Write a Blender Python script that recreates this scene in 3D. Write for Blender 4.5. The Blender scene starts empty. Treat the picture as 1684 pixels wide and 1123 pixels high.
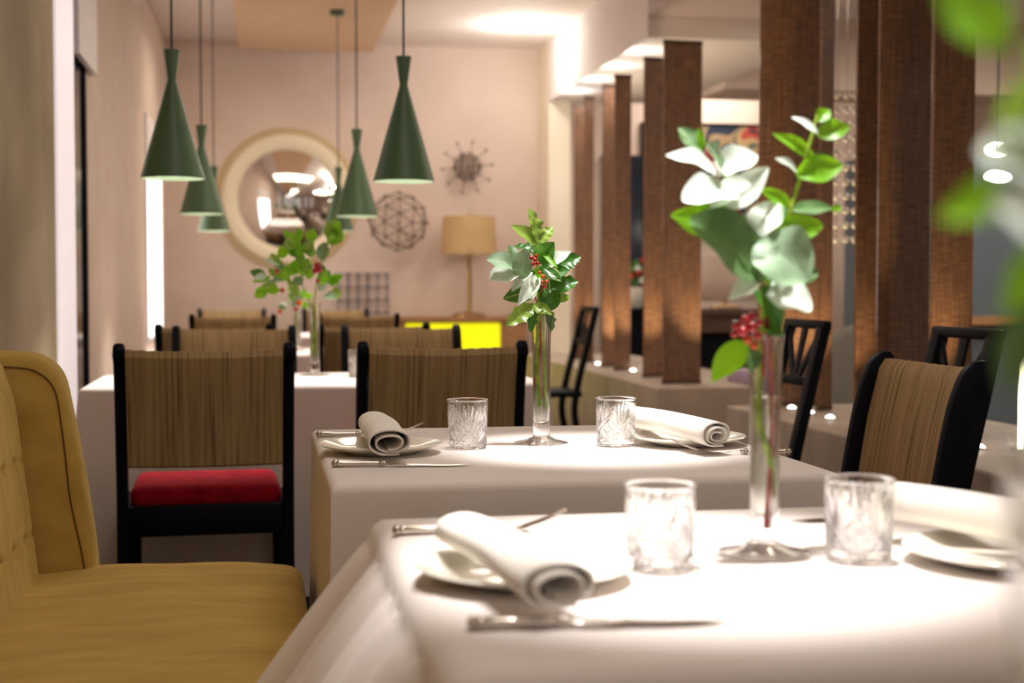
import bpy, bmesh, math, random
from mathutils import Vector, Matrix
PI = math.pi
random.seed(7)
SC = bpy.context.scene
COL = SC.collection

# ------------------------------------------------------------------ camera
FPX = 50 / 36 * 1684
CAMH = 1.06
PITCH = math.atan(89.5 / FPX)
YAW = math.atan(math.cos(PITCH) * 412 / FPX)
cd = bpy.data.cameras.new('camera')
cam = bpy.data.objects.new('camera', cd); COL.objects.link(cam)
cam.location = (0, 0, CAMH)
cam.rotation_euler = (PI / 2 - PITCH, 0, -YAW)
cd.lens = 50; cd.sensor_width = 36
cd.clip_start = 0.02; cd.clip_end = 60
cd.dof.use_dof = True
cd.dof.focus_distance = 2.74
cd.dof.aperture_fstop = 3.6
SC.camera = cam

# ------------------------------------------------------------------ world, exposure
SC.view_settings.view_transform = 'Standard'
SC.view_settings.look = 'None'
SC.view_settings.gamma = 1.0
SC.view_settings.use_curve_mapping = False
SC.view_settings.exposure = 0.0
W = bpy.data.worlds.new('world'); SC.world = W; W.use_nodes = True
W.node_tree.nodes['Background'].inputs[0].default_value = (1.0, 0.85, 0.75, 1)
W.node_tree.nodes['Background'].inputs[1].default_value = 0.44
WARM = (1.0, 0.86, 0.70)
WHITE = (1.0, 0.95, 0.90)

def spot(name, loc, energy, angle, blend=0.6, size=0.03, color=WHITE, rot=(0, 0, 0)):
    l = bpy.data.lights.new(name, 'SPOT'); l.energy = energy
    l.spot_size = math.radians(angle); l.spot_blend = blend
    l.shadow_soft_size = size; l.color = color
    o = bpy.data.objects.new(name, l); COL.objects.link(o)
    o.location = loc; o.rotation_euler = rot
    return o

def point(name, loc, energy, size=0.05, color=WARM):
    l = bpy.data.lights.new(name, 'POINT'); l.energy = energy
    l.shadow_soft_size = size; l.color = color
    o = bpy.data.objects.new(name, l); COL.objects.link(o); o.location = loc
    return o

def area(name, loc, energy, sx, sy, color=WARM, rot=(0, 0, 0)):
    l = bpy.data.lights.new(name, 'AREA'); l.energy = energy
    l.shape = 'RECTANGLE'; l.size = sx; l.size_y = sy; l.color = color
    o = bpy.data.objects.new(name, l); COL.objects.link(o)
    o.location = loc; o.rotation_euler = rot
    return o

CEIL = 2.95
# recessed spots over the two near tables (two per table), plus one added to brighten foreground leaves
for (x, y, e, ang) in ((0.44, 2.62, 215, 19.5), (0.78, 2.70, 215, 19.5),
                       (0.30, 1.52, 300, 23.5), (0.62, 1.60, 300, 23.5), (0.40, 0.5, 260, 30)):
    tx, ty = (0.63, 2.66) if y > 2 else (0.47, 1.54)
    if y < 1: tx, ty = x, y
    d = Vector((tx - x, ty - y, 0.75 - 2.84))
    spot('table_downlight_or_leaf_fill', (x, y, 2.84), e, ang, 1.0, 0.025, (1.0, 0.97, 0.95), d.to_track_quat('-Z', 'Y').to_euler())
# soft area fills added to lift the room, then back room and pillar lights
area('ceiling_fill', (0.5, 1.9, 2.80), 21, 1.0, 2.2, (1, 0.90, 0.80))
area('ceiling_fill', (0.9, 6.0, 2.72), 26, 0.6, 3.0)
area('ceiling_fill', (0.5, 9.6, 2.70), 16, 1.6, 0.6)
area('back_room_light', (5.0, 7.0, 2.85), 90, 2.0, 3.0, WARM)
point('ceiling_wash', (1.86, 10.15, 2.80), 16, 0.08, WHITE)

# ------------------------------------------------------------------ pixel to point helpers (measurements of the photograph)
cR = Vector((math.cos(YAW), -math.sin(YAW), 0))
cF = Vector((math.sin(YAW) * math.cos(PITCH), math.cos(YAW) * math.cos(PITCH), -math.sin(PITCH)))
cU = cR.cross(cF)
def ray(u, v): return cR * ((u - 842) / FPX) + cU * ((561.5 - v) / FPX) + cF
def pz(u, v, z):
    d = ray(u, v); t = (z - CAMH) / d.z; return Vector((0, 0, CAMH)) + d * t
def py(u, v, y):
    d = ray(u, v); return Vector((0, 0, CAMH)) + d * (y / d.y)

# ------------------------------------------------------------------ materials
def srgb(r, g, b):
    f = lambda c: (c / 255 / 12.92) if c / 255 <= 0.04045 else ((c / 255 + 0.055) / 1.055) ** 2.4
    return (f(r), f(g), f(b), 1)

def mat(name, col, rough=0.5, metal=0.0, **kw):
    m = bpy.data.materials.new(name); m.use_nodes = True
    b = m.node_tree.nodes['Principled BSDF']
    b.inputs['Base Color'].default_value = col
    b.inputs['Roughness'].default_value = rough
    b.inputs['Metallic'].default_value = metal
    for k, v in kw.items():
        b.inputs[k.replace('_', ' ')].default_value = v
    return m

def N(m, t, **kw):
    n = m.node_tree.nodes.new(t)
    for k, v in kw.items(): setattr(n, k, v)
    return n
def Lk(m, a, b): m.node_tree.links.new(a, b)
def BS(m): return m.node_tree.nodes['Principled BSDF']

def noisy(m, c1, c2, scale=(1, 1, 1), nscale=10, detail=4, bump=0.0, dist=0.002, lo=0.35, hi=0.65, rough=None):
    tc = N(m, 'ShaderNodeTexCoord'); mp = N(m, 'ShaderNodeMapping'); mp.inputs['Scale'].default_value = scale
    nz = N(m, 'ShaderNodeTexNoise'); nz.inputs['Scale'].default_value = nscale; nz.inputs['Detail'].default_value = detail
    rp = N(m, 'ShaderNodeValToRGB'); rp.color_ramp.elements[0].position = lo; rp.color_ramp.elements[1].position = hi
    rp.color_ramp.elements[0].color = c1; rp.color_ramp.elements[1].color = c2
    Lk(m, tc.outputs['Object'], mp.inputs[0]); Lk(m, mp.outputs[0], nz.inputs['Vector'])
    Lk(m, nz.outputs['Fac'], rp.inputs[0]); Lk(m, rp.outputs[0], BS(m).inputs['Base Color'])
    if bump:
        bp = N(m, 'ShaderNodeBump'); bp.inputs['Strength'].default_value = bump; bp.inputs['Distance'].default_value = dist
        Lk(m, nz.outputs['Fac'], bp.inputs['Height']); Lk(m, bp.outputs[0], BS(m).inputs['Normal'])
    return nz, rp, mp

def emis(name, col, s):
    m = bpy.data.materials.new(name); m.use_nodes = True
    b = BS(m); b.inputs['Base Color'].default_value = col
    b.inputs['Emission Color'].default_value = col; b.inputs['Emission Strength'].default_value = s
    return m

M = {}
M['wall'] = mat('wall_paint', srgb(222, 202, 188), 0.85); noisy(M['wall'], srgb(219, 199, 184), srgb(225, 206, 192), nscale=3, bump=0.05)
M['ceil'] = mat('ceiling_paint', srgb(232, 222, 216), 0.9)
M['beige'] = mat('beige_ceiling_panel', srgb(224, 192, 158), 0.8); noisy(M['beige'], srgb(218, 186, 150), srgb(228, 197, 164), scale=(1, 6, 1), nscale=6)
M['cream'] = mat('cream_plaster', srgb(238, 226, 202), 0.8)
M['mauve'] = mat('mauve_paint', srgb(196, 178, 174), 0.8)
M['ledge'] = mat('ledge_stone', srgb(176, 160, 146), 0.5); noisy(M['ledge'], srgb(166, 150, 136), srgb(186, 170, 156), nscale=5)
M['floor'] = mat('floor_wood', srgb(88, 74, 64), 0.35); noisy(M['floor'], srgb(76, 62, 52), srgb(98, 82, 70), scale=(12, 1, 1), nscale=3, bump=0.1)
M['black'] = mat('black_lacquer', srgb(12, 14, 24), 0.5, Specular_IOR_Level=0.12); noisy(M['black'], srgb(5, 7, 16), srgb(9, 12, 24), nscale=14)
M['navy'] = mat('dark_glass', srgb(18, 26, 40), 0.12)
M['white'] = mat('white_paint', srgb(240, 234, 236), 0.6)
M['stripw'] = emis('glowing_reveal_strip', (1.0, 0.93, 0.98, 1), 0.42)  # white reveal, its lit look put in as emission
M['taupe'] = mat('taupe_panel', srgb(166, 150, 122), 0.85); noisy(M['taupe'], srgb(150, 134, 106), srgb(182, 168, 142), nscale=1.5)
M['stripw2'] = emis('glowing_wall_strip', (1.0, 0.96, 0.95, 1), 2.2)
M['lamp'] = emis('lamp_glow', (1.0, 0.93, 0.82, 1), 14.0)
M['bulb'] = emis('bulb_glow', (1.0, 0.96, 0.86, 1), 9.0)
M['dot'] = emis('uplight_glow', (1.0, 0.97, 0.92, 1), 12.0)
M['led'] = emis('led_glow', (1.0, 0.95, 0.6, 1), 5.0)
M['green'] = mat('green_lacquer', srgb(80, 110, 78), 0.42)
M['cord'] = mat('cord_black', srgb(30, 26, 26), 0.6)
M['shadein'] = mat('shade_inside', srgb(222, 238, 214), 0.6)
M['cushion_red'] = mat('red_velvet', srgb(168, 10, 34), 0.85, Specular_IOR_Level=0.15); noisy(M['cushion_red'], srgb(138, 4, 26), srgb(165, 8, 34), nscale=30)
M['gold'] = mat('brushed_gold', srgb(190, 160, 110), 0.3, 0.9)
M['wood'] = mat('oak', srgb(168, 124, 84), 0.5); noisy(M['wood'], srgb(150, 106, 68), srgb(182, 138, 96), scale=(2, 2, 14), nscale=4)
M['yellow'] = emis('yellow_glowing_front', srgb(240, 236, 10), 0.75)  # yellow front, given a mild emission
M['shade'] = mat('linen_shade', srgb(196, 164, 118), 0.9); noisy(M['shade'], srgb(188, 156, 108), srgb(204, 172, 126), scale=(1, 1, 8), nscale=20)
M['wire'] = mat('bronze_wire', srgb(112, 92, 80), 0.5, 0.4)
M['wire2'] = mat('dark_wire', srgb(62, 62, 84), 0.5, 0.3)
M['mirror'] = mat('mirror_silver', (0.93, 0.92, 0.9, 1), 0.02, 1.0)
M['frame'] = mat('cream_frame', srgb(238, 226, 196), 0.45)
M['halo'] = mat('pale_gold_halo', srgb(206, 182, 138), 0.5)
M['porcelain'] = mat('porcelain', srgb(240, 236, 222), 0.12, Coat_Weight=0.5)
M['silver'] = mat('silver', srgb(205, 196, 186), 0.16, 1.0)
M['greychair'] = mat('grey_shell', srgb(150, 148, 140), 0.6)
M['lav'] = mat('lavender_cloth', srgb(170, 150, 176), 0.8)
M['lime'] = mat('lime_fabric', srgb(150, 200, 20), 0.6)
M['darkwood'] = mat('dark_brown_wood', srgb(84, 58, 42), 0.5); noisy(M['darkwood'], srgb(72, 48, 34), srgb(96, 68, 50), scale=(1, 8, 8), nscale=3)

def cloth_mat(name, c1, c2, bump=0.12):
    m = mat(name, c1, 0.9, Sheen_Weight=0.15)
    tc = N(m, 'ShaderNodeTexCoord')
    wv = N(m, 'ShaderNodeTexNoise'); wv.inputs['Scale'].default_value = 900; wv.inputs['Detail'].default_value = 1
    n2 = N(m, 'ShaderNodeTexNoise'); n2.inputs['Scale'].default_value = 6
    mx = N(m, 'ShaderNodeMix', data_type='RGBA'); mx.inputs[6].default_value = c1; mx.inputs[7].default_value = c2
    Lk(m, tc.outputs['Object'], wv.inputs['Vector']); Lk(m, tc.outputs['Object'], n2.inputs['Vector'])
    Lk(m, n2.outputs['Fac'], mx.inputs[0]); Lk(m, mx.outputs[2], BS(m).inputs['Base Color'])
    bp = N(m, 'ShaderNodeBump'); bp.inputs['Strength'].default_value = bump; bp.inputs['Distance'].default_value = 0.0006
    Lk(m, wv.outputs['Fac'], bp.inputs['Height']); Lk(m, bp.outputs[0], BS(m).inputs['Normal'])
    return m
M['cloth'] = cloth_mat('white_tablecloth', srgb(226, 215, 209), srgb(230, 220, 215))
M['napkin'] = cloth_mat('white_napkin', srgb(234, 228, 218), srgb(238, 232, 224), 0.3)

def velvet():
    m = mat('mustard_velvet', srgb(196, 158, 58), 0.85, Sheen_Weight=0.55)
    BS(m).inputs['Sheen Tint'].default_value = srgb(235, 212, 140)
    nz, rp, mp = noisy(m, srgb(160, 126, 50), srgb(200, 166, 86), scale=(1.2, 5, 2.5), nscale=4, detail=6, lo=0.25, hi=0.8)
    n2 = N(m, 'ShaderNodeTexNoise'); n2.inputs['Scale'].default_value = 500
    bp = N(m, 'ShaderNodeBump'); bp.inputs['Strength'].default_value = 0.25; bp.inputs['Distance'].default_value = 0.001
    Lk(m, n2.outputs['Fac'], bp.inputs['Height']); Lk(m, bp.outputs[0], BS(m).inputs['Normal'])
    return m
M['velvet'] = velvet()
M['seam'] = mat('dark_seam', srgb(92, 66, 22), 0.9)

def cordweave():
    # vertical raffia cords: streaks along the height, fine twist, some darker gaps
    m = mat('raffia_cord', srgb(150, 116, 70), 0.8)
    tc = N(m, 'ShaderNodeTexCoord'); mp = N(m, 'ShaderNodeMapping'); mp.inputs['Scale'].default_value = (1, 0.02, 0.02)
    n1 = N(m, 'ShaderNodeTexNoise'); n1.inputs['Scale'].default_value = 110; n1.inputs['Detail'].default_value = 3
    rp = N(m, 'ShaderNodeValToRGB')
    e = rp.color_ramp.elements; e[0].position = 0.3; e[0].color = srgb(122, 92, 56)
    e[1].position = 0.6; e[1].color = srgb(206, 172, 120); x = e.new(0.42); x.color = srgb(182, 148, 98)
    wv = N(m, 'ShaderNodeTexWave', wave_type='BANDS', bands_direction='X'); wv.inputs['Scale'].default_value = 75
    wv.inputs['Distortion'].default_value = 0.6
    mp2 = N(m, 'ShaderNodeMapping'); mp2.inputs['Scale'].default_value = (1, 0.1, 0.1)
    Lk(m, tc.outputs['Object'], mp.inputs[0]); Lk(m, mp.outputs[0], n1.inputs['Vector']); Lk(m, n1.outputs['Fac'], rp.inputs[0])
    Lk(m, tc.outputs['Object'], mp2.inputs[0]); Lk(m, mp2.outputs[0], wv.inputs['Vector'])
    n3 = N(m, 'ShaderNodeTexNoise'); n3.inputs['Scale'].default_value = 420
    Lk(m, tc.outputs['Object'], n3.inputs['Vector'])
    mx = N(m, 'ShaderNodeMix', data_type='RGBA', blend_type='MULTIPLY'); mx.inputs[0].default_value = 0.38
    Lk(m, rp.outputs[0], mx.inputs[6]); Lk(m, wv.outputs['Color'], mx.inputs[7])
    mx2 = N(m, 'ShaderNodeMix', data_type='RGBA', blend_type='MULTIPLY'); mx2.inputs[0].default_value = 0.35
    Lk(m, mx.outputs[2], mx2.inputs[6]); Lk(m, n3.outputs['Color'], mx2.inputs[7])
    Lk(m, mx2.outputs[2], BS(m).inputs['Base Color'])
    bp = N(m, 'ShaderNodeBump'); bp.inputs['Strength'].default_value = 0.5; bp.inputs['Distance'].default_value = 0.002
    Lk(m, wv.outputs['Fac'], bp.inputs['Height']); Lk(m, bp.outputs[0], BS(m).inputs['Normal'])
    return m
M['raffia'] = cordweave()

def woven():
    m = mat('brown_woven_fabric', srgb(120, 78, 52), 0.55, Coat_Weight=0.35, Coat_Roughness=0.08)
    tc = N(m, 'ShaderNodeTexCoord')
    hs = []
    for sc in ((1, 1, 14), (14, 14, 0.35)):
        mp = N(m, 'ShaderNodeMapping'); mp.inputs['Scale'].default_value = sc
        n = N(m, 'ShaderNodeTexNoise'); n.inputs['Scale'].default_value = 14; n.inputs['Detail'].default_value = 5
        Lk(m, tc.outputs['Object'], mp.inputs[0]); Lk(m, mp.outputs[0], n.inputs['Vector']); hs.append(n)
    mt = N(m, 'ShaderNodeMath', operation='ADD'); Lk(m, hs[0].outputs['Fac'], mt.inputs[0]); Lk(m, hs[1].outputs['Fac'], mt.inputs[1])
    m2 = N(m, 'ShaderNodeMath', operation='MULTIPLY'); m2.inputs[1].default_value = 0.5; Lk(m, mt.outputs[0], m2.inputs[0])
    rp = N(m, 'ShaderNodeValToRGB'); e = rp.color_ramp.elements
    e[0].position = 0.38; e[0].color = srgb(82, 54, 40); e[1].position = 0.66; e[1].color = srgb(150, 106, 70)
    Lk(m, m2.outputs[0], rp.inputs[0]); Lk(m, rp.outputs[0], BS(m).inputs['Base Color'])
    bp = N(m, 'ShaderNodeBump'); bp.inputs['Strength'].default_value = 0.4; bp.inputs['Distance'].default_value = 0.003
    Lk(m, m2.outputs[0], bp.inputs['Height']); Lk(m, bp.outputs[0], BS(m).inputs['Normal'])
    return m
M['woven'] = woven()

def glassmat(name, ior, mixf, col=(1, 1, 1, 1)):
    m = bpy.data.materials.new(name); m.use_nodes = True; nt = m.node_tree
    nt.nodes.remove(nt.nodes['Principled BSDF'])
    g = N(m, 'ShaderNodeBsdfGlass'); g.inputs['IOR'].default_value = ior; g.inputs['Roughness'].default_value = 0.0
    g.inputs['Color'].default_value = col
    t = N(m, 'ShaderNodeBsdfTransparent'); x = N(m, 'ShaderNodeMixShader'); x.inputs[0].default_value = mixf
    Lk(m, g.outputs[0], x.inputs[1]); Lk(m, t.outputs[0], x.inputs[2])
    Lk(m, x.outputs[0], nt.nodes['Material Output'].inputs[0])
    return m
M['crystal'] = glassmat('cut_crystal', 1.52, 0.15)
M['glass'] = glassmat('clear_glass', 1.45, 0.2)
M['water'] = glassmat('water', 1.33, 0.35, (0.97, 1.0, 0.93, 1))
M['bead'] = mat('pearly_glass_bead', srgb(214, 204, 190), 0.12, 0.35, Coat_Weight=1.0)

def leafmat(name, c1, c2, edge, rough=0.35, trans=0.25, tcol=None):
    m = mat(name, c1, rough)
    nt = m.node_tree
    uv = N(m, 'ShaderNodeUVMap'); sp = N(m, 'ShaderNodeSeparateXYZ'); Lk(m, uv.outputs[0], sp.inputs[0])
    # u = 0 at the midrib, 1 at the edge
    nz = N(m, 'ShaderNodeTexNoise'); nz.inputs['Scale'].default_value = 5
    tc = N(m, 'ShaderNodeTexCoord'); Lk(m, tc.outputs['Object'], nz.inputs['Vector']); nz.inputs['Scale'].default_value = 60
    mx = N(m, 'ShaderNodeMix', data_type='RGBA'); mx.inputs[6].default_value = c1; mx.inputs[7].default_value = c2
    Lk(m, nz.outputs['Fac'], mx.inputs[0])
    rp = N(m, 'ShaderNodeValToRGB'); e = rp.color_ramp.elements
    e[0].position = 0.0; e[0].color = (1, 1, 1, 1); e[1].position = 0.08; e[1].color = (0, 0, 0, 1)
    a = e.new(0.84 if edge else 0.995); a.color = (0, 0, 0, 1); b = e.new(0.97 if edge else 1.0); b.color = (1, 1, 1, 1) if edge else (0, 0, 0, 1)
    Lk(m, sp.outputs[0], rp.inputs[0])
    m3 = N(m, 'ShaderNodeMix', data_type='RGBA'); m3.inputs[7].default_value = edge or c2
    Lk(m, rp.outputs[0], m3.inputs[0]); Lk(m, mx.outputs[2], m3.inputs[6])
    Lk(m, m3.outputs[2], BS(m).inputs['Base Color'])
    tr = N(m, 'ShaderNodeBsdfTranslucent'); tr.inputs[0].default_value = tcol or c2
    ms = N(m, 'ShaderNodeMixShader'); ms.inputs[0].default_value = trans
    out = nt.nodes['Material Output']
    Lk(m, BS(m).outputs[0], ms.inputs[1]); Lk(m, tr.outputs[0], ms.inputs[2]); Lk(m, ms.outputs[0], out.inputs[0])
    return m
M['l_dark'] = leafmat('holly_leaf', srgb(32, 74, 26), srgb(58, 108, 38), None, 0.3, 0.2, srgb(120, 190, 40))
M['l_varieg'] = leafmat('variegated_leaf', srgb(38, 82, 30), srgb(60, 108, 40), srgb(225, 228, 170), 0.35, 0.2, srgb(140, 190, 60))
M['l_olive'] = leafmat('olive_leaf', srgb(110, 140, 50), srgb(150, 176, 80), None, 0.35, 0.3, srgb(160, 200, 60))
M['l_bright'] = leafmat('bright_leaf', srgb(84, 140, 20), srgb(120, 178, 34), None, 0.4, 0.45, srgb(160, 220, 30))
M['l_euc'] = leafmat('eucalyptus_leaf', srgb(104, 132, 98), srgb(150, 174, 142), None, 0.55, 0.2, srgb(150, 180, 120))
M['l_white'] = leafmat('lit_eucalyptus_leaf', srgb(206, 220, 206), srgb(226, 234, 222), None, 0.5, 0.3, srgb(200, 215, 190))  # lit copy of the eucalyptus leaf, brightness painted in; also white flowers
M['l_grey'] = leafmat('grey_green_leaf', srgb(60, 92, 48), srgb(98, 130, 80), None, 0.5, 0.2, srgb(120, 160, 70))
M['berry'] = mat('red_berry', srgb(165, 14, 22), 0.2, Coat_Weight=0.4)
M['berry2'] = mat('orange_berry', srgb(190, 70, 24), 0.25)
M['stem'] = mat('green_stem', srgb(120, 140, 40), 0.6); noisy(M['stem'], srgb(116, 146, 22), srgb(170, 196, 56), nscale=60)
M['stemr'] = mat('red_brown_stem', srgb(120, 44, 30), 0.6); noisy(M['stemr'], srgb(140, 24, 26), srgb(184, 50, 44), nscale=60)

def painting():
    m = mat('abstract_canvas', srgb(150, 130, 100), 0.8)
    tc = N(m, 'ShaderNodeTexCoord'); v = N(m, 'ShaderNodeTexVoronoi'); v.inputs['Scale'].default_value = 4.2
    nz = N(m, 'ShaderNodeTexNoise'); nz.inputs['Scale'].default_value = 3.2; nz.inputs['Detail'].default_value = 1
    rp = N(m, 'ShaderNodeValToRGB'); rp.color_ramp.interpolation = 'CONSTANT'
    e = rp.color_ramp.elements; e[0].color = srgb(30, 40, 60); e[1].position = 0.47; e[1].color = srgb(150, 126, 92)
    for p, c in ((0.515, srgb(66, 84, 82)), (0.54, srgb(170, 142, 100)), (0.58, srgb(160, 62, 52)), (0.62, srgb(40, 36, 50))):
        x = e.new(p); x.color = c
    Lk(m, tc.outputs['Object'], nz.inputs['Vector']); Lk(m, nz.outputs['Fac'], rp.inputs[0]); Lk(m, rp.outputs[0], BS(m).inputs['Base Color'])
    return m
M['canvas'] = painting()

# ------------------------------------------------------------------ mesh helpers
def link(name, bm, m=None, parent=None, smooth=True, loc=None, mats=None):
    me = bpy.data.meshes.new(name)
    bmesh.ops.recalc_face_normals(bm, faces=bm.faces) if not getattr(bm, '_norec', False) else None
    bm.to_mesh(me); bm.free()
    if mats:
        for x in mats: me.materials.append(x)
    elif m: me.materials.append(m)
    o = bpy.data.objects.new(name, me); COL.objects.link(o)
    if smooth:
        for p in me.polygons: p.use_smooth = True
        try: me.set_sharp_from_angle(angle=math.radians(38))
        except Exception: pass
    if loc is not None: o.location = loc
    if parent: o.parent = parent
    return o

def thing(name, label, cat, loc=(0, 0, 0), rz=0, group=None):
    o = bpy.data.objects.new(name, None); COL.objects.link(o); o.empty_display_size = 0.05
    o.location = loc; o.rotation_euler = (0, 0, rz)
    o['label'] = label; o['category'] = cat
    if group: o['group'] = group
    return o
def tag(o, label, cat, group=None):
    o['label'] = label; o['category'] = cat
    if group: o['group'] = group
    return o
def struct(name, bm, m, smooth=False, **k):
    o = link(name, bm, m, smooth=smooth, **k); o['kind'] = 'structure'; return o

def dup(root, loc, rz, label, group=None):
    r = root.copy(); COL.objects.link(r); r.location = loc; r.rotation_euler = (0, 0, rz); r['label'] = label
    if group: r['group'] = group
    for ch in list(root.children):
        c = ch.copy(); COL.objects.link(c); c.parent = r
        for g in list(ch.children):
            d = g.copy(); COL.objects.link(d); d.parent = c
    return r

def box(bm, c, s, rot=None, bevel=0.0, seg=2):
    r = bmesh.ops.create_cube(bm, size=1)
    vs = r['verts']
    for v in vs: v.co = Vector((v.co.x * s[0], v.co.y * s[1], v.co.z * s[2]))
    if bevel:
        es = list({e for v in vs for e in v.link_edges})
        rr = bmesh.ops.bevel(bm, geom=es, offset=bevel, segments=seg, profile=0.5, affect='EDGES', clamp_overlap=True)
        vs = list({v for f in rr['faces'] for v in f.verts} | {v for v in vs if v.is_valid})
    for v in vs:
        if rot: v.co = rot @ v.co
        v.co += Vector(c)
    return vs

def bxm(x0, x1, y0, y1, z0, z1, bevel=0.0):
    bm = bmesh.new(); box(bm, ((x0 + x1) / 2, (y0 + y1) / 2, (z0 + z1) / 2), (x1 - x0, y1 - y0, z1 - z0), bevel=bevel); return bm

def lathe(bm, prof, n=32, c=(0, 0, 0), fn=None):
    rings = []
    for (r, z) in prof:
        if r < 1e-6: rings.append([bm.verts.new((c[0], c[1], c[2] + z))])
        else:
            ring = []
            for i in range(n):
                a = 2 * PI * i / n
                rr = r + (fn(a, z, r) if fn else 0)
                ring.append(bm.verts.new((c[0] + rr * math.cos(a), c[1] + rr * math.sin(a), c[2] + z)))
            rings.append(ring)
    for A, B in zip(rings, rings[1:]):
        if len(A) == 1 and len(B) == 1: continue
        for i in range(n):
            j = (i + 1) % n
            if len(A) == 1: bm.faces.new((A[0], B[i], B[j]))
            elif len(B) == 1: bm.faces.new((A[i], B[0], A[j]))
            else: bm.faces.new((A[i], B[i], B[j], A[j]))
    return bm

def loft(bm, secs, n=10, power=2.0, cap=True):
    """secs: (centre, half side, half up, side dir, up dir)"""
    rings = []
    for c, a, b, s, u in secs:
        c, s, u = Vector(c), Vector(s), Vector(u); ring = []
        for i in range(n):
            t = 2 * PI * i / n; ct, st = math.cos(t), math.sin(t)
            q = 2 / power
            ring.append(bm.verts.new(c + s * (a * math.copysign(abs(ct) ** q, ct)) + u * (b * math.copysign(abs(st) ** q, st))))
        rings.append(ring)
    for A, B in zip(rings, rings[1:]):
        for i in range(n):
            j = (i + 1) % n
            bm.faces.new((A[i], B[i], B[j], A[j]))
    if cap:
        bm.faces.new(list(reversed(rings[0]))); bm.faces.new(rings[-1])
    return bm

def tube(bm, pts, r, n=8, r2=None, squash=1.0, power=2.0, upref=None):
    pts = [Vector(p) for p in pts]; secs = []
    for i, p in enumerate(pts):
        t = (pts[min(i + 1, len(pts) - 1)] - pts[max(i - 1, 0)]).normalized()
        ref = Vector(upref) if upref else (Vector((0, 0, 1)) if abs(t.z) < 0.9 else Vector((1, 0, 0)))
        s = t.cross(ref).normalized(); u = s.cross(t).normalized()
        k = i / max(1, len(pts) - 1)
        rr = r[i] if isinstance(r, (list, tuple)) else (r if r2 is None else r + (r2 - r) * k)
        secs.append((p, rr, rr * squash, s, u))
    return loft(bm, secs, n, power)

def sphere(bm, c, r, sub=2, sc=(1, 1, 1)):
    o = bmesh.ops.create_icosphere(bm, subdivisions=sub, radius=r)
    for v in o['verts']: v.co = Vector((v.co.x * sc[0], v.co.y * sc[1], v.co.z * sc[2])) + Vector(c)

def smoothcurve(pts, k=6):
    pts = [Vector(p) for p in pts]; out = []
    P = [pts[0]] + pts + [pts[-1]]
    for i in range(1, len(P) - 2):
        for j in range(k):
            t = j / k; a, b, c, d = P[i - 1], P[i], P[i + 1], P[i + 2]
            out.append(0.5 * ((2 * b) + (c - a) * t + (2 * a - 5 * b + 4 * c - d) * t * t + (3 * b - a - 3 * c + d) * t ** 3))
    out.append(pts[-1]); return out

# ------------------------------------------------------------------ the room
LW = -0.71          # left wall plane
BY = 11.2           # back wall plane
RX = 2.19           # right edge of the dining room (soffit face)
struct('floor', bxm(-0.75, 8.0, -1.5, BY, -0.1, 0.0), M['floor'])
struct('ceiling', bxm(-0.75, 8.0, -1.5, BY, CEIL, CEIL + 0.1), M['ceil'])
struct('wall_back', bxm(-0.75, 8.0, BY, BY + 0.12, 0, CEIL), M['wall'])
struct('wall_right', bxm(8.0, 8.1, -1.5, BY, 0, CEIL), M['wall'])
# left wall with a window opening
bm = bmesh.new()
WY0, WY1, WZ0 = 5.60, 6.16, 0.30
for (y0, y1, z0, z1) in ((-1.5, WY0, 0, CEIL), (WY1, BY, 0, CEIL), (WY0, WY1, 0, WZ0), (WY0, WY1, 2.7, CEIL)):
    box(bm, (LW - 0.06, (y0 + y1) / 2, (z0 + z1) / 2), (0.12, y1 - y0, z1 - z0))
struct('wall_left', bm, M['wall'])
w1 = struct('window_1', bxm(LW - 0.03, LW - 0.012, WY0, WY1, WZ0, 2.7), M['navy'])
f1 = bmesh.new()
for (y0, y1, z0, z1) in ((WY0, WY0 + 0.04, WZ0, 2.7), (WY1 - 0.04, WY1, WZ0, 2.7), (WY0, WY1, WZ0, WZ0 + 0.04), (WY0, WY1, 2.66, 2.7)):
    box(f1, (LW - 0.008, (y0 + y1) / 2, (z0 + z1) / 2), (0.014, y1 - y0, z1 - z0))
link('window_frame', f1, M['black'], w1, smooth=False)
# white reveal strip, its brightness painted as glow; roller blind over the window
b1 = struct('trim_12', bxm(LW + 0.001, LW + 0.02, 5.12, 5.59, 0.55, CEIL - 0.01), M['stripw'])
rb = link('roller_blind', bxm(LW + 0.005, LW + 0.03, 5.695, 6.3, 1.955, CEIL - 0.01, 0.004), M['white'], smooth=False)
tag(rb, 'white roller blind pulled down over the top of the dark left window', 'blind')
struct('trim_11', bxm(LW + 0.001, LW + 0.012, -1.4, 5.115, 0.0, CEIL - 0.01), M['taupe'])
struct('trim_1', bxm(LW, LW + 0.05, 6.3, 8.4, 2.67, 2.73), M['white'])
struct('trim_2', bxm(LW, LW + 0.10, 5.695, 6.3, 0.50, 0.545), M['ledge'])
wl = thing('wall_strip', 'tall narrow glowing white strip in the far left corner', 'wall light', (LW, 9.66, 0.75))  # white strip on the left wall, given its own emission
link('diffuser', bxm(0.012, 0.035, -0.46, 0.46, 0.0, 1.05, 0.005), M['stripw2'], wl, smooth=False)
link('back_plate', bxm(0.0, 0.012, -0.5, 0.5, -0.03, 1.4), M['white'], wl, smooth=False)

# dropped beige ceiling panel
struct('trim_3', bxm(-0.16, 0.852, -1.0, 11.0, 2.86, CEIL - 0.001), M['beige'])
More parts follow.
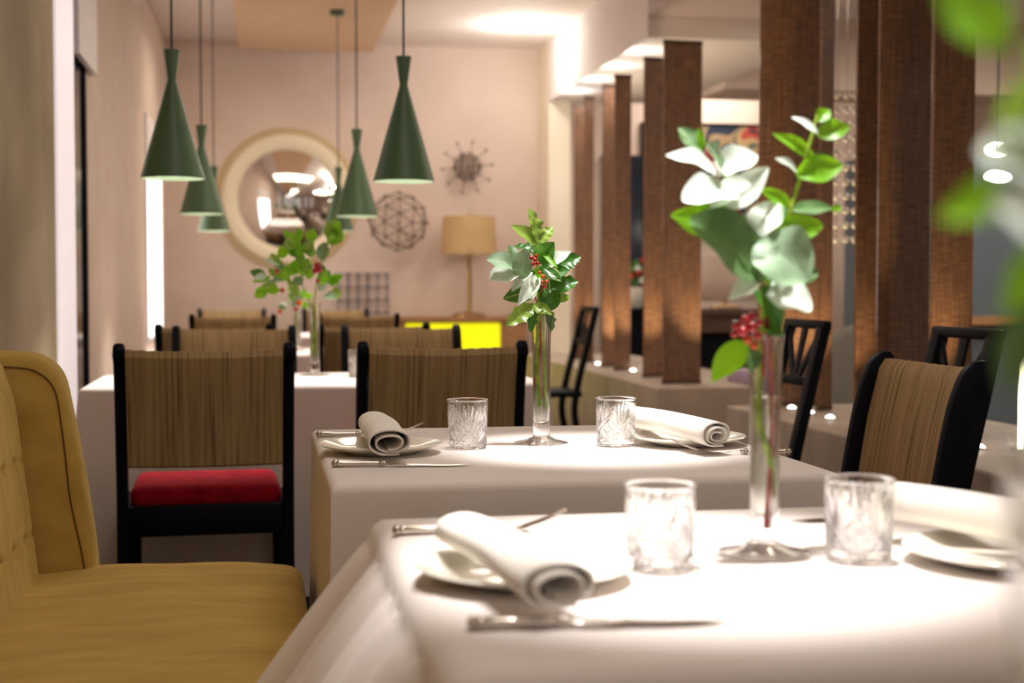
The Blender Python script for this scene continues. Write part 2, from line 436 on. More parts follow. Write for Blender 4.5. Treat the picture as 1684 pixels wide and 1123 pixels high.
# pillar and soffit
struct('trim_4', bxm(RX, 2.36, 10.8, BY, 0, CEIL), M['cream'])
struct('trim_5', bxm(RX, 3.2, 7.95, 10.8, 2.49, CEIL), M['ceil'])
struct('trim_6', bxm(RX, 3.2, -1.5, 7.95, 2.615, CEIL), M['mauve'])
# back-room cross beam
struct('trim_7', bxm(3.2, 8.0, 9.6, 10.2, 2.45, CEIL), M['wall'])

# stone ledge under the partition, in two lengths with a step between
LZ = 0.55
struct('trim_8', bxm(1.97, 2.75, 6.95, 10.8, 0, LZ, 0.008), M['ledge'])
struct('trim_9', bxm(1.97, 2.75, -1.0, 5.86, 0, LZ, 0.008), M['ledge'])
struct('trim_10', bxm(1.99, 2.75, 5.86, 6.95, 0, 0.36), M['ledge'])

# recessed uplights along the ledge
up0 = None
UPL = {0: 'farthest glowing uplight on the stone ledge, by the farthest crossed-back chair', 1: 'second glowing uplight from the cream pillar on the stone ledge', 2: 'third glowing uplight from the cream pillar on the stone ledge',
       3: 'fourth glowing uplight from the cream pillar on the stone ledge', 5: 'left one of the two bright uplights at the ledge end before the opening', 6: 'right one of the two bright uplights at the ledge end before the opening',
       7: 'first glowing uplight right of the near vase on the ledge', 8: 'second glowing uplight right of the near vase on the ledge', 9: 'third glowing uplight right of the near vase on the ledge',
       10: 'glowing uplight just left of the right cord-backed chair', 11: 'nearest glowing uplight, seen past the right cord-backed chair'}
dots = ((983, 600), (1018, 607), (1041, 611), (1066, 617), (1089, 623), (1098, 626), (1114, 630), (1302, 673), (1332, 681), (1365, 689), (1411, 697), (1610, 738))
for i, (u, v) in enumerate(dots):
    p = pz(u, v, LZ)
    if i == 4: continue
    if up0 is None:
        up0 = thing('uplight', UPL[0], 'uplight', (p.x, p.y, LZ), 0, 'uplights along the stone ledge')
        b = bmesh.new(); lathe(b, [(0.026, 0.0), (0.026, 0.004), (0.019, 0.007), (0.019, 0.001)], 20); link('trim_ring', b, M['silver'], up0)
        b = bmesh.new(); lathe(b, [(0.018, 0.001), (0.016, 0.008), (0.009, 0.014), (0, 0.016)], 16); link('lens', b, M['dot'], up0)
    else:
        r = dup(up0, (p.x, p.y, LZ), 0, UPL[i], 'uplights along the stone ledge')
for (x, y) in ((2.06, 9.55), (2.14, 9.2), (2.22, 8.6), (2.2, 8.15), (2.18, 7.5), (2.26, 6.95), (2.24, 5.54), (2.25, 5.3), (2.24, 4.92), (2.26, 4.42)):
    spot('uplight_beam', (x, y, LZ + 0.03), 26, 70, 0.9, 0.02, (1, 0.80, 0.50), (PI - 0.22, 0, 0))
for y in (10.2, 9.4, 8.6):
    spot('soffit_beam', (2.24, y, 2.47), 10, 120, 0.8, 0.03, WHITE)
for y in (10.2, 9.6, 9.0, 8.4):
    point('soffit_fill', (2.26, y, 2.40), 2.6, 0.04, WHITE)  # added points that brighten the soffit underside

# ------------------------------------------------------------------ woven partition screens
def screen(u0, u1, Y, z0, z1, ang, label):
    """one hanging woven screen; its edges sit where the photograph shows them, at depth Y"""
    a = py(u0, 472, Y); b = py(u1, 472, Y)
    w = (b - a).length; cx = (a.x + b.x) / 2
    t = thing('woven_screen', label, 'screen', (cx, Y, z0), ang)
    ww = w / math.cos(ang)
    link('fabric_panel', bxm(-ww / 2, ww / 2, -0.006, 0.006, 0.0, z1 - z0), M['woven'], t, smooth=False)
    b_ = bmesh.new()
    box(b_, (0, 0, z1 - z0 - 0.01), (ww + 0.004, 0.02, 0.02)); link('top_rail', b_, M['darkwood'], t, smooth=False)
    b_ = bmesh.new()
    box(b_, (0, 0, 0.01), (ww + 0.004, 0.02, 0.02)); link('bottom_rail', b_, M['darkwood'], t, smooth=False)
    return t
SB = LZ + 0.005
screen(944, 962, 9.75, SB, 2.335, 0.1, 'farthest woven brown screen, against the cream pillar')
screen(961, 976, 9.35, SB, 2.335, 0.3, 'narrow woven brown screen right of the farthest one')
screen(990, 1012, 8.75, SB, 2.335, 0.2, 'narrow woven brown screen right of the first pale gap')
screen(1010, 1037, 8.35, SB, 2.335, 0.1, 'woven brown screen left of the slit onto the dark doorway')
screen(1057, 1092, 7.7, SB, 2.335, 0.25, 'golden brown woven screen right of the slit onto the dark doorway')
screen(1089, 1153, 7.15, SB, 2.335, 0.08, 'wide brown woven screen left of the opening onto the painting')
screen(1246, 1346, 5.72, SB, 2.335, 0.08, 'widest brown woven screen behind the tall white bouquet')
screen(1344, 1370, 5.5, SB, 2.335, 0.5, 'narrow golden woven screen left of the glass bead strand')
screen(1404, 1444, 5.12, SB, 2.335, 0.25, 'woven reddish brown screen right of the glass bead strand')
screen(1441, 1528, 4.92, SB, 2.335, 0.06, 'wide dark brown woven screen above the spindle chair at right')
screen(1525, 1604, 4.6, SB, 2.335, 0.3, 'rightmost woven screen, golden, beside the hazy far room')

# ------------------------------------------------------------------ glass bead strand behind the screens
t = thing('bead_curtain', 'hanging strand of round clear glass beads between two woven screens', 'bead strand', (0, 0, 0))
bY = 5.75; g = bmesh.new()
bead_me = None
for cidx, u in enumerate((1376, 1392, 1407)):
    top = py(u, 150, bY); bot = py(u, 398, bY)
    tube(g, [(top.x, bY, 2.612), (bot.x, bY, bot.z)], 0.0012, 5)
    for k in range(11):
        z = top.z - 0.02 - k * (top.z - bot.z - 0.03) / 10
        if bead_me is None:
            b = bmesh.new(); sphere(b, (0, 0, 0), 0.0165, 2, (1, 0.7, 1)); o = link('bead', b, M['bead'], t, loc=(top.x, bY, z)); bead_me = o
        else:
            o = bead_me.copy(); COL.objects.link(o); o.location = (top.x, bY, z); o.parent = t
link('bead_wire', g, M['silver'], t)

# ------------------------------------------------------------------ things on the back wall
mc = Vector((0.205, BY - 0.001, 1.74))
t = thing('round_mirror', 'large round convex mirror in a wide cream frame on the back wall', 'mirror', tuple(mc))
RM = Matrix.Rotation(PI / 2, 4, 'X')
def wallathe(prof, m, name, parent, n=64):
    b = bmesh.new(); lathe(b, prof, n); bmesh.ops.transform(b, matrix=RM, verts=b.verts); return link(name, b, m, parent)
wallathe([(0.50, 0.0), (0.505, 0.03), (0.49, 0.055), (0.45, 0.062), (0.405, 0.055), (0.39, 0.04), (0.39, 0.0)], M['frame'], 'mirror_frame', t)
wallathe([(0.545, 0.0), (0.55, 0.012), (0.535, 0.022), (0.505, 0.02), (0.50, 0.0)], M['halo'], 'frame_halo', t)  # added ring for the soft glow and shadow round the frame
Rr = 0.75; dz = Rr - math.sqrt(Rr * Rr - 0.392 ** 2)
prof = [(0.392 * k / 16, 0.03 + math.sqrt(Rr * Rr - (0.392 * k / 16) ** 2) - Rr + dz) for k in range(16, -1, -1)]
wallathe(prof, M['mirror'], 'mirror_glass', t)

def wiresculpt(c, R, kind, label, m):
    t = thing('wire_sculpture', label, 'wall sculpture', c)
    ico = bmesh.new(); bmesh.ops.create_icosphere(ico, subdivisions=2 if kind == 'ball' else 1, radius=1)
    pts = [v.co.copy() for v in ico.verts]; ed = [(e.verts[0].index, e.verts[1].index) for e in ico.edges]; ico.free()
    rot = Matrix.Rotation(0.35, 3, 'X') @ Matrix.Rotation(0.5, 3, 'Y')
    pts = [rot @ p for p in pts]
    fl = 0.45; b = bmesh.new(); node = None
    def P(p, r=R): return Vector((p.x * r, -0.02 - fl * R + p.y * r * fl, p.z * r))
    if kind == 'ball':
        for i, j in ed:
            if pts[i].y < 0.35 and pts[j].y < 0.35: tube(b, [P(pts[i]), P(pts[j])], 0.0048, 5)
        nodes = [(P(p), 0.0155) for p in pts if p.y < 0.3]
    else:
        nodes = []; tube(b, [(0, -0.02 - fl * R * 0.4, 0), P(Vector((1, -0.2, 0.1)).normalized(), R * 0.3)], 0.004, 5)
        for i, j in ed: tube(b, [P(pts[i], R * 0.52), P(pts[j], R * 0.52)], 0.005, 5)
        for k in range(10):
            a = 2 * PI * k / 10 + 0.1; d = Vector((math.cos(a), -0.2, math.sin(a)))
            tube(b, [P(d, R * 0.5), P(d, R)], 0.003, 5); nodes.append((P(d, R), 0.013)); nodes.append((P(d, R * 0.55), 0.013))
            a2 = a + 2 * PI / 10; d2 = Vector((math.cos(a2), -0.2, math.sin(a2)))
            tube(b, [P(d, R * 0.55), P(d2, R * 0.55)], 0.005, 5); tube(b, [P(d, R * 0.28), P(d2, R * 0.28)], 0.004, 5)
            tube(b, [P(d, R * 0.28), P(d, R * 0.55)], 0.003, 5)
        nodes.append((P(Vector((0, -0.6, 0)), R * 0.4), 0.02))
    tube(b, [(0, 0, 0), (0, -0.02 - fl * R * 0.4, 0)], 0.004, 5)
    if kind == 'ball': q = min((p for p in pts if p.y < 0.3), key=lambda p: -p.y); tube(b, [(0, 0, 0), P(q)], 0.004, 5); tube(b, [(0, 0, 0), (0, -0.02 - fl * R * 0.4, 0)], 0.004, 5)
    link('wire_frame', b, m, t)
    bb = bmesh.new(); sphere(bb, (0, 0, 0), 1, 1); me0 = None
    for p, r in nodes:
        if me0 is None: o = link('node', bb, m, t); me0 = o
        else: o = me0.copy(); COL.objects.link(o); o.parent = t
        o.location = p; o.scale = (r, r, r)
    return t
wiresculpt((1.595, BY, 2.0), 0.20, 'star', 'starburst wire sculpture with ball tips, above the table lamp', M['wire'])
wiresculpt((1.05, BY, 1.57), 0.225, 'ball', 'round geodesic wire sculpture low between mirror and lamp', M['wire'])
# grid sculpture
gc = Vector((0.78, BY, 1.01))
t = thing('grid_sculpture', 'small wire grid wall sculpture with dots, behind the far chairs', 'wall sculpture', tuple(gc))
b = bmesh.new()
xs = [-0.19 + 0.076 * i for i in range(6)]; zs = [0.15 - 0.1 * j for j in range(4)]
for i, x in enumerate(xs): tube(b, [(x, -0.03, zs[0]), (x, -0.03, zs[-1])], 0.008 if i in (1, 2, 3) else 0.005, 6)
for z in zs: tube(b, [(xs[0], -0.03, z), (xs[-1], -0.03, z)], 0.004, 6)
tube(b, [(xs[2], 0, zs[1]), (xs[2], -0.03, zs[1])], 0.004, 6)
link('wire_grid', b, M['wire2'], t)
nd = None
for x in xs:
    for z in zs:
        if nd is None:
            bb = bmesh.new(); sphere(bb, (0, 0, 0), 0.014, 1); nd = link('node', bb, M['wire2'], t, loc=(x, -0.03, z))
        else:
            o = nd.copy(); COL.objects.link(o); o.parent = t; o.location = (x, -0.03, z)

# sideboard with glowing yellow front
t = thing('sideboard', 'low oak sideboard with glowing yellow front under the lamp', 'sideboard', (1.52, 10.98, 0))
link('top', bxm(-0.5, 0.5, -0.24, 0.2, 0.795, 0.83, 0.004), M['wood'], t, smooth=False)
b = bmesh.new()
for (x0, x1) in ((-0.49, -0.45), (0.29, 0.49)): box(b, ((x0 + x1) / 2, -0.02, 0.4475), (x1 - x0, 0.42, 0.695))
box(b, (-0.05, 0.17, 0.4475), (0.8, 0.02, 0.695)); box(b, (-0.08, -0.02, 0.12), (0.74, 0.42, 0.04))
link('body', b, M['wood'], t, smooth=False)
link('front_panel', bxm(-0.445, 0.285, -0.22, -0.20, 0.15, 0.785, 0.01), M['yellow'], t, smooth=False)
b = bmesh.new()
for x in (-0.45, 0.45):
    for y in (-0.2, 0.15): box(b, (x, y, 0.05), (0.04, 0.04, 0.1))
link('plinth_feet', b, M['wood'], t, smooth=False)

# table lamp
t = thing('table_lamp', 'brass table lamp with a beige drum shade on the sideboard', 'lamp', (1.585, 10.93, 0.83))
b = bmesh.new(); lathe(b, [(0, 0), (0.13, 0), (0.13, 0.02), (0.07, 0.035), (0.015, 0.045), (0, 0.045)], 32); link('base', b, M['gold'], t)
b = bmesh.new(); lathe(b, [(0.020, 0.04), (0.020, 0.37), (0.012, 0.38), (0.010, 0.50), (0, 0.5)], 16); link('pole', b, M['gold'], t)
b = bmesh.new(); lathe(b, [(0.222, 0.485), (0.20, 0.775), (0.197, 0.775), (0.219, 0.485), (0.222, 0.485)], 40); link('lamp_shade', b, M['shade'], t)
b = bmesh.new(); tube(b, [(0, 0, 0.5), (0, 0, 0.80)], 0.004, 6); sphere(b, (0, 0, 0.803), 0.011, 1)
for a in range(3):
    tube(b, [(0, 0, 0.76), (0.199 * math.cos(a * 2.1), 0.199 * math.sin(a * 2.1), 0.76)], 0.002, 5)
link('finial', b, M['gold'], t)

# ceiling light near the pillar
t = thing('ceiling_light', 'glowing round ceiling light beside the cream pillar', 'ceiling light', (1.86, 10.15, CEIL))
b = bmesh.new(); lathe(b, [(0.075, 0), (0.075, -0.012), (0.055, -0.016), (0.055, 0)], 28); link('trim_ring', b, M['white'], t)
b = bmesh.new(); lathe(b, [(0.054, -0.006), (0, -0.006)], 28); link('lens', b, M['lamp'], t)

# ------------------------------------------------------------------ pendants
def make_pendant():
    t = thing('pendant_lamp', 'x', 'pendant lamp', (0, 0, 0), 0, 'green pendant lamps over the tables')
    H = 0.418
    out = [(0.104, 0), (0.0137, H - 0.097), (0.0137, H - 0.09), (0.0265, H)]
    inn = [(0.0245, H), (0.012, H - 0.09), (0.0118, H - 0.1), (0.1025, 0.0)]
    b = bmesh.new(); lathe(b, out + [(0.0, H)], 48); link('shade', b, M['green'], t)
    b = bmesh.new(); lathe(b, [(0.1035, 0.0), (0.1005, 0.0), (0.012, H - 0.105), (0.0, H - 0.105)], 48); link('shade_lining', b, M['shadein'], t)
    b = bmesh.new(); sphere(b, (0, 0, 0.065), 0.03, 3); lathe(b, [(0.013, 0.09), (0.013, 0.15), (0, 0.15)], 16); link('bulb', b, M['bulb'], t)
    b = bmesh.new(); lathe(b, [(0.014, 0.10), (0.018, 0.14), (0.018, 0.2), (0.0, 0.2)], 16); link('bulb_holder', b, M['cord'], t)
    return t
pn = make_pendant()
pend = ((-0.284, 4.8, 1.415, 'near left green cone pendant lamp over the first far table'),
        (0.475, 4.8, 1.415, 'near right green cone pendant lamp, largest and right of the mirror'),
        (-0.275, 6.9, 1.405, 'middle green cone pendant lamp on the left, partly behind the near left one'),
        (0.456, 6.9, 1.400, 'middle green cone pendant lamp on the right, over the wire sphere'),
        (-0.299, 9.4, 1.420, 'farthest green cone pendant lamp on the left, beside the mirror frame'),
        (0.500, 9.4, 1.425, 'farthest green cone pendant lamp on the right, in front of the mirror edge'))
cordlib = {}
for i, (x, y, z, lab) in enumerate(pend):
    if i == 0: r = pn; r.location = (x, y, z); r['label'] = lab
    else:
        r = dup(pn, (x, y, z), 0, lab, 'green pendant lamps over the tables')
        for c in r.children:
            if c.name.startswith('pendant_cord') or c.name.startswith('canopy'): bpy.data.objects.remove(c)
    top = (2.86 if -0.16 < x < 0.852 else CEIL) - z
    b = bmesh.new(); tube(b, [(0, 0, 0.415), (0, 0, top)], 0.0038, 8); link('pendant_cord', b, M['cord'], r)
    b = bmesh.new(); lathe(b, [(0.0, top - 0.03), (0.045, top - 0.03), (0.05, top - 0.02), (0.05, top), (0, top)], 24); link('canopy', b, M['green'], r)
    spot('pendant_spot', (x, y, z + 0.02), 42 if y < 6 else 34, 84, 0.7, 0.03, WHITE)

# ------------------------------------------------------------------ tables and tablecloths
def cloth(name, label, x0, x1, y0, y1, z=0.75, drop=0.60, flare=(0.02, 0.02, 0.02, 0.02), corner=0.05, fold=0.008, nf=9, seed=1, R=0.015, onset=0.8):
    """draped cloth; flare = outward lean of (left, front, right, back) sides"""
    rnd = random.Random(seed)
    cx, cy = (x0 + x1) / 2, (y0 + y1) / 2; hx, hy = (x1 - x0) / 2, (y1 - y0) / 2
    n = 60
    # perimeter: list of (x, y, normal, side lengths); many samples
    per = []
    def side(p, q, nrm, idx):
        for k in range(n):
            t = k / n; per.append((p[0] + (q[0] - p[0]) * t, p[1] + (q[1] - p[1]) * t, nrm, idx, t))
    A, B, C, D = (-hx, hy), (-hx, -hy), (hx, -hy), (hx, hy)
    side(A, B, (-1, 0), 0); side(B, C, (0, -1), 1); side(C, D, (1, 0), 2); side(D, A, (0, 1), 3)
    Np = len(per)
    ph = [rnd.uniform(0, 6.28) for _ in range(12)]
    bm = bmesh.new(); rings = []
    prof = [(-0.06, 0.0), (-R, 0.0)] + [(-R + R * math.sin(a), -(R - R * math.cos(a))) for a in (0.4, 0.8, 1.2, PI / 2)]
    nd = 26
    for (o, dz) in prof:
        ring = []
        for (x, y, nm, i, t) in per:
            # inset toward the centre near corners so the ring closes
            fx = (hx + o) / hx; fy = (hy + o) / hy
            ring.append(bm.verts.new((cx + x * fx, cy + y * fy, z + dz)))
        rings.append(ring)
    for k in range(1, nd + 1):
        d = k / nd; ring = []
        for (x, y, nm, i, t) in per:
            cd_ = min(t, 1 - t) * 2 * (hy if i % 2 == 0 else hx)       # distance from the nearest corner
            cb = math.exp(-(cd_ / 0.07) ** 2)
            off = flare[i] * (d ** 0.9)
            s = t * (hy if i % 2 == 0 else hx) * 2
            wv = fold * (d ** onset) * (math.sin(s * nf * 2.1 + ph[i]) + 0.6 * math.sin(s * nf * 4.3 + ph[i + 4]))
            wv += fold * 2.2 * (d ** 0.7) * (1 - cb) * math.exp(-((cd_ - 0.12) / 0.035) ** 2) * -0.8
            # blend with the neighbour side's flare at the corner
            j = (i - 1) % 4 if t < 0.5 else (i + 1) % 4
            cn = [(-1, 0), (0, -1), (1, 0), (0, 1)][j]
            tang = flare[j] * (d ** 0.9) * max(0.0, 1 - cd_ / (2 * (hy if i % 2 == 0 else hx)) * 2)
            cc = corner * d * cb
            px = x + nm[0] * (off + (1 - cb) * wv + cc) + cn[0] * (tang * (1 if cd_ < 9 else 0) + cc)
            pyy = y + nm[1] * (off + (1 - cb) * wv + cc) + cn[1] * (tang + cc)
            ring.append(bm.verts.new((cx + px, cy + pyy, z - R - d * (drop - R))))
        rings.append(ring)
    for P, Q in zip(rings, rings[1:]):
        for i in range(Np):
            j = (i + 1) % Np; bm.faces.new((P[i], Q[i], Q[j], P[j]))
    bm.faces.new(rings[0])
    o = link(name, bm, M['cloth'])
    tag(o, label, 'tablecloth')
    return o

def table(label, x0, x1, y0, y1, z=0.745):
    t = thing('dining_table', label, 'table', ((x0 + x1) / 2, (y0 + y1) / 2, 0))
    hx, hy = (x1 - x0) / 2 - 0.012, (y1 - y0) / 2 - 0.012
    link('tabletop', bxm(-hx, hx, -hy, hy, z - 0.035, z, 0.004), M['darkwood'], t, smooth=False)
    for sx in (-1, 1):
        for sy in (-1, 1):
            b = bmesh.new(); tube(b, [(sx * (hx - 0.05), sy * (hy - 0.05), z - 0.035), (sx * (hx - 0.05), sy * (hy - 0.05), 0)], 0.026, 4, 0.020); link('leg', b, M['black'], t)
    return t
TB = {'near': (0.14, 0.985, 1.10, 1.92), 'mid': (0.105, 0.955, 2.23, 3.12), 'far': (-0.555, 0.915, 4.50, 5.22), 'far2': (-0.555, 0.88, 6.60, 7.35), 'far3': (-0.555, 0.88, 8.95, 9.75), 'own': (0.16, 1.0, 0.0, 0.80)}
table('table under the nearest white cloth beside the mustard sofa', *TB['near'])
table('table under the white cloth in sharp focus behind the nearest one', *TB['mid'])
table('long table behind the two cord-backed chairs seen from behind', *TB['far'])
table('second long far table, behind the first row of facing chairs', *TB['far2'])
table('last long table before the back wall', *TB['far3'])
table('table beside the camera under the blurred foreground leaves', *TB['own'])
cloth('tablecloth', 'blurred near white tablecloth draping over the sofa seat', *TB['near'], flare=(0.165, 0.03, 0.03, 0.02), corner=0.015, fold=0.013, nf=15, seed=3, drop=0.272, R=0.03, onset=0.45)
cloth('tablecloth', 'white tablecloth in sharp focus with a soft corner fold', *TB['mid'], flare=(0.0, 0.03, 0.02, 0.01), corner=0.010, fold=0.003, nf=7, seed=8, drop=0.62)
cloth('tablecloth', 'long white tablecloth behind the two cord-backed chairs', *TB['far'], flare=(0.02, 0.02, 0.03, 0.02), corner=0.02, fold=0.004, nf=6, seed=5, drop=0.66)
cloth('tablecloth', 'white tablecloth on the second long far table', *TB['far2'], drop=0.6, seed=6)
cloth('tablecloth', 'white tablecloth on the last table before the back wall', *TB['far3'], drop=0.6, seed=7)
cloth('tablecloth', 'white tablecloth on the table beside the camera', *TB['own'], drop=0.5, seed=9)

# ------------------------------------------------------------------ mustard sofa
SOFA = thing('sofa', 'mustard yellow velvet sofa with tufted back along the left wall', 'sofa', (-0.3, 1.8, 0))
def L(p): return (p[0] + 0.3, p[1] - 1.8, p[2])
def softbox(x0, x1, y0, y1, z0, z1, bev, seg=5, nx=1, fn=None, cuts=0):
    bm = bmesh.new(); box(bm, ((x0 + x1) / 2 + 0.3, (y0 + y1) / 2 - 1.8, (z0 + z1) / 2), (x1 - x0, y1 - y0, z1 - z0), bevel=bev, seg=seg)
    return bm
# seat with a slightly crowned top
b = bmesh.new()
def seatshape():
    bm = bmesh.new(); nx, ny = 28, 110
    x0, x1, y0, y1, zt, zb = -0.50, 0.085, 0.25, 3.13, 0.462, 0.20
    R = 0.04
    cols = []
    us = [i / nx for i in range(nx + 1)]
    prof = [(x0, zt)]
    prof += [(x0 + (x1 - R - x0) * u, zt + 0.012 * math.sin(PI * u) - (0.0 if u < 0.97 else 0)) for u in us[1:]]
    prof += [(x1 - R + R * math.sin(a), zt - R + R * math.cos(a)) for a in (0.35, 0.7, 1.05, 1.4, PI / 2)]
    prof += [(x1, zb + 0.01), (x1 - 0.01, zb), (x0, zb)]
    for j in range(ny + 1):
        t = j / ny; y = y0 + (y1 - y0) * t
        e = min(y - y0, y1 - y); rr = 0.04
        dz = -(rr - math.sqrt(max(0, rr * rr - (rr - e) ** 2))) if e < rr else 0
        cols.append([bm.verts.new((x + 0.3, y - 1.8, z + (dz if z > zb + 0.1 else 0) + 0.002 * math.sin(x * 23 + y * 9) * (1 if z > 0.45 else 0))) for x, z in prof])
    for A, B in zip(cols, cols[1:]):
        for i in range(len(prof)):
            j = (i + 1) % len(prof); bm.faces.new((A[i], B[i], B[j], A[j]))
    bm.faces.new(cols[0]); bm.faces.new(list(reversed(cols[-1])))
    return bm
seat = link('seat', seatshape(), M['velvet'], SOFA)
b = bmesh.new(); tube(b, [L((0.083, 0.3, 0.415)), L((0.0835, 3.09, 0.415))], 0.003, 6); tube(b, [L((0.0855, 3.10, 0.405)), L((0.0855, 3.12, 0.24))], 0.003, 6)
link('piping', b, M['seam'], seat)
link('base', bxm(-0.40 + 0.0, 0.36, -1.5, 1.31, 0.06, 0.21, 0.01), M['velvet'], SOFA)
for (x, y) in ((-0.36, -1.4), (0.30, -1.4), (-0.36, 1.25), (0.30, 1.25)):
    b = bmesh.new(); tube(b, [(x, y, 0.07), (x, y, 0)], 0.025, 10, 0.018); link('foot', b, M['black'], SOFA)
# tufted back: front surface leaning back, with pinched squares
def backshape():
    bm = bmesh.new(); ny, nz = 180, 70
    y0, y1 = 0.25, 3.06; z0, z1 = 0.44, 0.915
    g = []
    def front(y, z):
        x = -0.452 - 0.055 * ((z - 0.44) / 0.47) - 0.02 * max(0, (z - 0.8) / 0.11) ** 2
        # puffed squares with seams
        py_, pz_ = 0.128, 0.155
        cy, cz = abs(((y / py_) % 1) - 0.5) * 2, abs((((z - 0.40) / pz_) % 1) - 0.5) * 2
        gy, gz = 1 - cy, 1 - cz                       # 0 on a seam line
        inside = 1 if 0.46 < z < 0.86 else 0
        seam = math.exp(-((gy * py_ / 2) / 0.006) ** 2) * 0.5 + math.exp(-((gz * pz_ / 2) / 0.006) ** 2) * 0.7
        pin = math.exp(-(((gy * py_ / 2) ** 2 + (gz * pz_ / 2) ** 2) / 0.014 ** 2)) * 1.6
        x -= inside * (0.006 * seam + 0.006 * pin) * min(1, (0.87 - z) / 0.03, (z - 0.44) / 0.03)
        return x
    for i in range(ny + 1):
        y = y0 + (y1 - y0) * i / ny
        e = max(0.0, 0.03 - (y1 - y)) / 0.03
        ring = [bm.verts.new((front(y, z0 + (z1 - 0.03 - z0) * k / nz) + 0.3 - 0.03 * e * e, y - 1.8, z0 + (z1 - 0.03 - z0) * k / nz)) for k in range(nz + 1)]
        xt = front(y, z1 - 0.03) + 0.3 - 0.03 * e * e
        for a in (0.5, 1.0, PI / 2): ring.append(bm.verts.new((xt - 0.03 * (1 - math.cos(a)) , y - 1.8, z1 - 0.03 + 0.03 * math.sin(a))))
        for (x, z) in ((-0.66, z1), (-0.69, z1 - 0.03), (-0.69, z0)): ring.append(bm.verts.new((x + 0.3, y - 1.8, z)))
        g.append(ring)
    for A, B in zip(g, g[1:]):
        for i in range(len(A)):
            j = (i + 1) % len(A); bm.faces.new((A[i], B[i], B[j], A[j]))
    bm.faces.new(g[0]); bm.faces.new(list(reversed(g[-1])))
    return bm
link('backrest', backshape(), M['velvet'], SOFA)
# wing at the far end, curved top
def wing():
    bm = bmesh.new()
    out = [(-0.69, 0.25), (-0.69, 0.925), (-0.53, 0.927)]
    # front silhouette of the wing: rises from the seat and rolls over at the top
    cv = smoothcurve([(-0.53, 0, 0.927), (-0.46, 0, 0.918), (-0.415, 0, 0.88), (-0.395, 0, 0.80), (-0.37, 0, 0.66), (-0.345, 0, 0.46), (-0.34, 0, 0.25)], 6)
    out += [(p.x, p.z) for p in cv[1:]]
    y0, y1 = 3.065, 3.165; R = 0.022
    cx = -0.52; cz = 0.6
    def ring(y, ins):
        r = []
        for (x, z) in out:
            dx, dz_ = x - cx, z - cz; l = math.hypot(dx, dz_)
            r.append(bm.verts.new((x - ins * dx / l + 0.3, y - 1.8, z - ins * dz_ / l)))
        return r
    rs = [ring(y0, 0.028), ring(y0 + 0.002, 0.016), ring(y0 + 0.01, 0.006), ring(y0 + 0.025, 0), ring(y1 - 0.025, 0), ring(y1 - 0.01, 0.006), ring(y1, 0.02)]
    for A, B in zip(rs, rs[1:]):
        for i in range(len(out)):
            j = (i + 1) % len(out); bm.faces.new((A[i], B[i], B[j], A[j]))
    bm.faces.new(rs[0]); bm.faces.new(list(reversed(rs[-1])))
    return bm, cv
wb, cv = wing(); w = link('wing', wb, M['velvet'], SOFA)
b = bmesh.new()
pts = []
for p in cv:
    dx, dz_ = p.x + 0.52, p.z - 0.6; l = math.hypot(dx, dz_); k = 0.031
    pts.append((p.x - k * dx / l + 0.3, 3.064 - 1.8, p.z - k * dz_ / l))
tube(b, pts[:-4], 0.0016, 6); link('seam', b, M['seam'], w)

